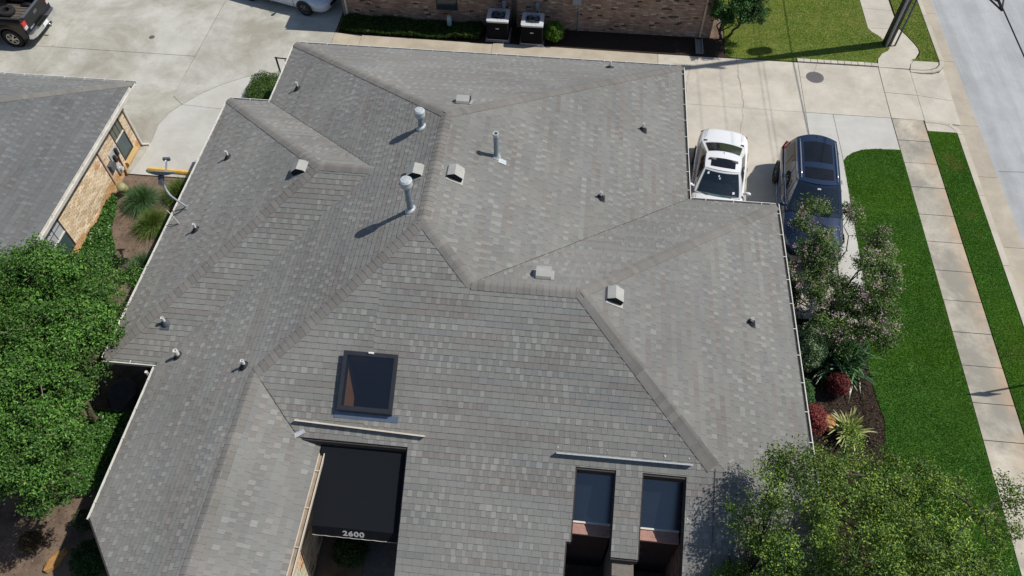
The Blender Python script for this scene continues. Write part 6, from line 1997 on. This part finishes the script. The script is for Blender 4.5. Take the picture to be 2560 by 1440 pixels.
def shrub(name, label, c, rad, n, size, cols, w, seed, mat='leaf', aspect=0.5, group=None, up_bias=0.6, square=0.0, stem='bark_dark', shell=0.8):
    r = np.random.default_rng(seed)
    t = thing(name, label, 'shrub', (c[0], c[1], 0), 0, group)
    m = MB()
    for k in range(6):
        a = 2 * math.pi * k / 6
        limb_tubes(m, (c[0], c[1], -0.05), (c[0] + rad[0] * 0.6 * math.cos(a), c[1] + rad[1] * 0.6 * math.sin(a), c[2] + rad[2] * 0.2), 0.02, 0.006, r, 4, 0.1)
    m.build('stem', stem, t)
    d = r.normal(0, 1, (n, 3))
    d /= np.linalg.norm(d, axis=1, keepdims=True)
    if square:
        q = np.abs(d) ** (1.0)
        d2 = d / q.max(1, keepdims=True)
        d = d * (1 - square) + d2 * square
    d[:, 2] = np.where(d[:, 2] < -0.6, -d[:, 2], d[:, 2])
    rad_ = r.uniform(0, 1, n) ** (1 - shell * 0.85)
    lump = 1 + 0.10 * np.sin(d[:, 0] * 7 + c[0]) * np.cos(d[:, 1] * 8 + c[1]) + 0.06 * np.sin(d[:, 2] * 11 + d[:, 0] * 5)
    P = np.array(c) + d * (rad_ * lump)[:, None] * np.array(rad)
    P[:, 2] = np.maximum(P[:, 2], 0.01)
    V, F, C = leaves(P, d, size, r, cols, w, up_bias, 0.7, aspect)
    np_mesh('foliage', V, F, C, mat, t)
    return t

def tuft(name, label, c, n, length, width, cols, w, seed, spread=0.12, droop=1.0, lift=0.7, group=None, cat='ornamental grass', stripes=None, mat='grass', seg=5):
    """clump of arching strap leaves"""
    r = np.random.default_rng(seed)
    t = thing(name, label, cat, (c[0], c[1], 0), 0, group)
    a = r.uniform(0, 2 * np.pi, n)
    L = length * r.uniform(0.6, 1.15, n)
    out = r.uniform(0.15, 1.0, n)
    bx = c[0] + r.normal(0, spread, n)
    by = c[1] + r.normal(0, spread, n)
    V = np.zeros((n, seg + 1, 2, 3))
    tt = np.linspace(0, 1, seg + 1)
    for i, s in enumerate(tt):
        rad = L * out * s * (0.75 + 0.25 * s)
        z = L * (lift * s * (1.25 - 0.45 * out) - droop * out * 0.62 * s * s * 1.0)
        wd = width * np.maximum(0.08, np.sin(np.pi * (0.12 + 0.86 * s)) ** 0.7) * r.uniform(0.8, 1.2, n)
        x, y = bx + np.cos(a) * rad, by + np.sin(a) * rad
        V[:, i, 0] = np.stack([x - np.sin(a) * wd / 2, y + np.cos(a) * wd / 2, np.maximum(z, 0.01)], 1)
        V[:, i, 1] = np.stack([x + np.sin(a) * wd / 2, y - np.cos(a) * wd / 2, np.maximum(z, 0.01) + wd * 0.15], 1)
    V = V.reshape(-1, 3)
    base = (np.arange(n) * (seg + 1) * 2)[:, None]
    F = np.concatenate([base + np.array([2 * i, 2 * i + 1, 2 * i + 3, 2 * i + 2]) for i in range(seg)])
    ci = r.choice(len(cols), n, p=np.array(w) / np.sum(w))
    C = np.tile(np.array(cols)[ci] * r.uniform(0.8, 1.2, n)[:, None], (seg, 1))
    np_mesh('leaf_blade', V, F, C, mat, t)
    MB().lathe([(spread * 1.4, 0), (spread * 1.0, 0.05), (0, 0.08)], (c[0], c[1], -0.03), 10).build('crown_base', 'bark_dark', t)
    return t

SG = [(0.08, 0.15, 0.03), (0.125, 0.20, 0.045), (0.17, 0.225, 0.06), (0.24, 0.24, 0.09)]
BG = [(0.08, 0.165, 0.07), (0.115, 0.215, 0.10), (0.15, 0.25, 0.12), (0.07, 0.14, 0.05)]
gg = 'ornamental grass clumps between the houses'
tuft('ornamental_grass', 'round blue-green grass clump near the yellow parking bumper and brick wall', (-14.36, 16.0, 0), 1900, 0.82, 0.011, BG, [3, 3, 2, 2], 41, 0.1, 1.1, 0.85, gg)
tuft('ornamental_grass', 'green grass clump directly under the satellite dish reflector', (-13.15, 16.45, 0), 1900, 0.82, 0.011, SG, [3, 3, 2, 1], 42, 0.1, 1.1, 0.8, gg)
tuft('ornamental_grass', 'green drooping grass clump on the soil left of the dish mast', (-13.6, 15.05, 0), 1900, 0.82, 0.011, SG, [3, 3, 2, 1], 43, 0.1, 1.15, 0.75, gg)
tuft('ornamental_grass', 'blue-green grass clump squeezed between the trees and the eave', (-13.15, 13.2, 0), 1900, 0.8, 0.011, BG, [3, 3, 2, 2], 44, 0.1, 1.1, 0.8, gg)

# ivy ground cover along the brick wall and low plants by the front left wing
def cover(name, label, poly, n, size, zr, cols, w, seed, aspect=0.8, mat='leaf_glossy', cat='ground cover'):
    r = np.random.default_rng(seed)
    xs_ = [p[0] for p in poly]
    ys_ = [p[1] for p in poly]
    P = np.stack([r.uniform(min(xs_), max(xs_), n * 2), r.uniform(min(ys_), max(ys_), n * 2)], 1)
    P = P[in_poly(P, poly)][:n]
    h = 0.25 + 0.75 * vnoise(P, 1.6, seed)
    Z = zr * h * r.uniform(0.35, 1.0, len(P)) + 0.01
    Q = np.column_stack([P, Z])
    V, F, C = leaves(Q, np.zeros_like(Q), size, r, cols, w, 0.9, 0.45, aspect)
    return tag(np_mesh(name, V, F, C, mat), label, cat, kind='stuff')
IV = [(0.03, 0.10, 0.015), (0.05, 0.14, 0.02), (0.08, 0.19, 0.035), (0.11, 0.23, 0.05)]
cover('ivy', 'bright green ivy growing along the tan brick wall', [(-15.5, 16.2), (-15.25, 16.0), (-15.05, 15.3), (-14.85, 14.6), (-14.3, 13.6), (-14.4, 11.5), (-15.5, 11.5)], 9000, 0.085, 0.35, IV, [3, 4, 3, 1], 51)
cover('ground_ivy', 'green leafy ground cover below the trees beside the front left eave', [(-12.6, 8.2), (-11.2, 8.2), (-10.9, 7.0), (-11.3, 6.1), (-11.9, 5.9), (-12.6, 6.6)], 6500, 0.08, 0.5, IV, [3, 4, 3, 1], 52)
LR = [(0.035, 0.08, 0.018), (0.06, 0.12, 0.027), (0.10, 0.165, 0.045), (0.17, 0.22, 0.08)]
r_ = np.random.default_rng(53)
hp_ = [(-9.95, 26.12), (-9.2, 26.0), (-6.5, 25.95), (-4.1, 25.98), (-3.95, 26.6), (-4.0, 27.0), (-9.9, 27.02)]
cover('border_grass', 'dark border grass along the shaded brown brick wall', hp_, 14000, 0.16, 0.34, LR, [3, 3, 2, 1], 54, 0.12, 'grass', 'border grass')
shrub('box_hedge', 'clipped square green hedge at the rear left corner of the building', (-11.75, 21.75, 0.32), (0.6, 0.78, 0.34), 16000, 0.05, [(0.05, 0.11, 0.018), (0.085, 0.16, 0.03), (0.12, 0.19, 0.04), (0.03, 0.07, 0.012)], [3, 3, 2, 2], 55, square=0.85)
shrub('boxwood', 'bright green clipped round bush beside the air conditioning unit', (-1.02, 26.35, 0.40), (0.42, 0.42, 0.42), 9000, 0.05, [(0.07, 0.17, 0.015), (0.11, 0.23, 0.02), (0.15, 0.28, 0.03), (0.05, 0.11, 0.01)], [3, 3, 2, 1], 56)
# right planting bed
sheet('mulch_bed', [(6.2, 1.5), (5.8, 15.0), (8.3, 14.1)] + bed_edge[2:], -0.1, -0.015, 'mulch_base')
r = np.random.default_rng(57)
n_ = 15000
P = np.stack([r.uniform(5.9, 9.5, n_), r.uniform(5.0, 14.2, n_)], 1)
P = P[in_poly(P, [(6.3, 5.0), (6.0, 14.6), (8.3, 14.1)] + bed_edge[2:13])]
MC = [(0.05, 0.035, 0.027), (0.085, 0.06, 0.045), (0.13, 0.095, 0.07), (0.03, 0.022, 0.02), (0.20, 0.15, 0.11)]
V, F, C = leaves(np.column_stack([P, r.uniform(-0.012, 0.02, len(P))]), np.zeros((len(P), 3)), 0.07, r, MC, [3, 3, 2, 2, 0.5], 1.2, 0.35, 0.3)
tag(np_mesh('mulch_chips', V, F, C, 'grass'), 'dark shredded bark mulch in the right planting bed', 'mulch', kind='stuff')
# bark litter and dry leaves on the soil patches on the left
P = np.stack([r.uniform(-15.3, -11.6, 5200), r.uniform(2.5, 17.2, 5200)], 1)
V, F, C = leaves(np.column_stack([P, r.uniform(-0.043, -0.02, len(P))]), np.zeros((len(P), 3)), 0.055, r, [(0.22, 0.15, 0.10), (0.30, 0.22, 0.15), (0.13, 0.085, 0.06), (0.40, 0.33, 0.25)], [3, 3, 3, 1], 1.2, 0.3, 0.4)
tag(np_mesh('soil_litter', V, F, C, 'grass'), 'dry leaf litter scattered on the bare soil between the houses', 'litter', kind='stuff')

RB_ = [(0.16, 0.025, 0.03), (0.22, 0.045, 0.045), (0.28, 0.075, 0.06), (0.09, 0.015, 0.02)]
shrub('barberry', 'dark red round shrub beside the strappy green plant', (8.05, 11.0, 0.36), (0.33, 0.33, 0.36), 5200, 0.045, RB_, [3, 3, 1, 3], 61, group='red shrubs in the right bed')
shrub('barberry', 'brighter red shrub beside the orange rock, near the eave', (7.2, 9.8, 0.42), (0.36, 0.42, 0.42), 6500, 0.045, [(0.24, 0.045, 0.045), (0.31, 0.07, 0.06), (0.36, 0.11, 0.085), (0.12, 0.02, 0.025)], [3, 3, 2, 2], 62, group='red shrubs in the right bed')
shrub('variegated_shrub', 'pale green variegated shrub against the right eave', (7.22, 11.95, 0.72), (0.55, 0.68, 0.72), 10500, 0.055, [(0.15, 0.25, 0.11), (0.25, 0.36, 0.18), (0.36, 0.46, 0.27), (0.06, 0.12, 0.045)], [3, 3, 2, 2], 63)
shrub('green_shrub', 'small dark green shrub under the right eave', (6.98, 10.55, 0.42), (0.32, 0.48, 0.42), 4500, 0.06, [(0.03, 0.09, 0.025), (0.05, 0.13, 0.035), (0.08, 0.17, 0.05)], [3, 3, 2], 64, group='dark green shrubs under the right eave')
shrub('green_shrub', 'dark green shrub under the right eave behind the blossoming bush', (6.85, 13.9, 0.55), (0.4, 0.55, 0.55), 5500, 0.07, [(0.025, 0.07, 0.02), (0.04, 0.10, 0.03), (0.06, 0.13, 0.04)], [3, 3, 2], 65, group='dark green shrubs under the right eave')
AG = [(0.03, 0.085, 0.03), (0.05, 0.13, 0.045), (0.08, 0.18, 0.06), (0.13, 0.24, 0.09)]
tuft('lily_clump', 'strappy dark green lily clump spilling over the lawn edge', (8.35, 11.95, 0), 330, 1.05, 0.05, AG, [3, 3, 2, 1], 66, 0.28, 1.0, 0.8, None, 'lily', mat='leaf_glossy')
yu = [(0.40, 0.42, 0.17), (0.52, 0.52, 0.25), (0.30, 0.36, 0.12), (0.14, 0.22, 0.06)]
tuft('yucca', 'yellow and green striped yucca beside the orange rock', (8.2, 9.72, 0), 150, 0.72, 0.045, yu, [3, 3, 2, 2], 67, 0.07, 0.65, 0.85, None, 'yucca', mat='leaf_glossy')
tuft('canna', 'green plant with red flowers at the eave above the large tree', (6.75, 8.35, 0), 60, 0.9, 0.07, AG, [1, 2, 3, 2], 68, 0.12, 0.8, 0.9, None, 'flower')

def rock(name, label, c, s, mat, seed, flat=0.6, rot=0.0):
    r = np.random.default_rng(seed)
    m = MB()
    n, k = 10, 6
    vs = []
    for i in range(k + 1):
        th = math.pi * i / k
        for j in range(n):
            ph = 2 * math.pi * j / n
            w = 1 + r.uniform(-0.16, 0.16)
            x, y, z = math.sin(th) * math.cos(ph) * s[0] * w, math.sin(th) * math.sin(ph) * s[1] * w, math.cos(th) * s[2]
            z = min(z, s[2] * flat)
            vs.append((c[0] + x * math.cos(rot) - y * math.sin(rot), c[1] + x * math.sin(rot) + y * math.cos(rot), c[2] + z))
    m.add(vs, [(i * n + j, (i + 1) * n + j, (i + 1) * n + (j + 1) % n, i * n + (j + 1) % n) for i in range(k) for j in range(n)])
    return tag(m.build(name, mat), label, 'rock', 'garden rocks')
rock('rock', 'angular orange sandstone rock between red shrub and yucca', (7.68, 9.92, 0.05), (0.27, 0.23, 0.3), 'rock', 71, 0.75, 0.4)
rock('rock', 'long flat orange rock on bare soil at bottom left', (-11.95, 4.22, 0.0), (0.36, 0.15, 0.16), 'rock', 72, 0.7, 1.1)
rock('stone_slab', 'pale grey flat stone in the dark corner behind the front left eave', (-12.05, 8.75, 0.05), (0.4, 0.62, 0.3), 'shaded_stone', 73, 0.5, 0.15)
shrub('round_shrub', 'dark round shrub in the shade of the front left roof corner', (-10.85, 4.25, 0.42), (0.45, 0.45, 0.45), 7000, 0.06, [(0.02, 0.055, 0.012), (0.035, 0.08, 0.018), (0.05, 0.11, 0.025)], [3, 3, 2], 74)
shrub('low_shrub', 'small reddish brown round shrub beside the long orange rock', (-12.65, 4.55, 0.22), (0.28, 0.28, 0.24), 3000, 0.04, [(0.10, 0.06, 0.035), (0.13, 0.085, 0.045), (0.09, 0.085, 0.03)], [3, 3, 2], 75, group='small shrubs on the bare soil')
shrub('low_shrub', 'small dull green shrub at the front left roof corner', (-11.5, 5.2, 0.25), (0.3, 0.28, 0.3), 2600, 0.05, [(0.06, 0.085, 0.03), (0.09, 0.11, 0.045), (0.05, 0.06, 0.03)], [3, 3, 2], 76, group='small shrubs on the bare soil')
shrub('entry_shrub', 'small yellowish green shrub below the entrance awning', (-4.72, 4.15, 0.35), (0.33, 0.3, 0.35), 3500, 0.06, [(0.11, 0.13, 0.04), (0.15, 0.17, 0.06), (0.07, 0.09, 0.03)], [3, 3, 2], 77, group='shrubs by the entrance awning')
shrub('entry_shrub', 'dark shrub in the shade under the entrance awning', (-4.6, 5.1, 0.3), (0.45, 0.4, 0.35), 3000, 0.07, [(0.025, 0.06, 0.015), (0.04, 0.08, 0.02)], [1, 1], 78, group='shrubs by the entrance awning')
ew_ = sheet('entry_path', [(-4.25, 0), (-3.1, 0), (-3.1, 7.0), (-4.25, 7.0)], -0.12, -0.01, 'shaded_path')
bn = thing('plastic_drum', 'olive green plastic drum at the foot of the brick wall downspout', 'drum', (-15.2, 16.42, 0))
MB().tube([(-15.22, 16.5, 0.02), (-15.12, 16.3, 0.42)], [0.16, 0.15], 16).build('drum', 'bin_green', bn, smooth=True, )
MB().tube([(-15.125, 16.31, 0.40), (-15.118, 16.295, 0.435)], [0.16, 0.155], 16).build('rim', 'bin_green', bn, smooth=True)
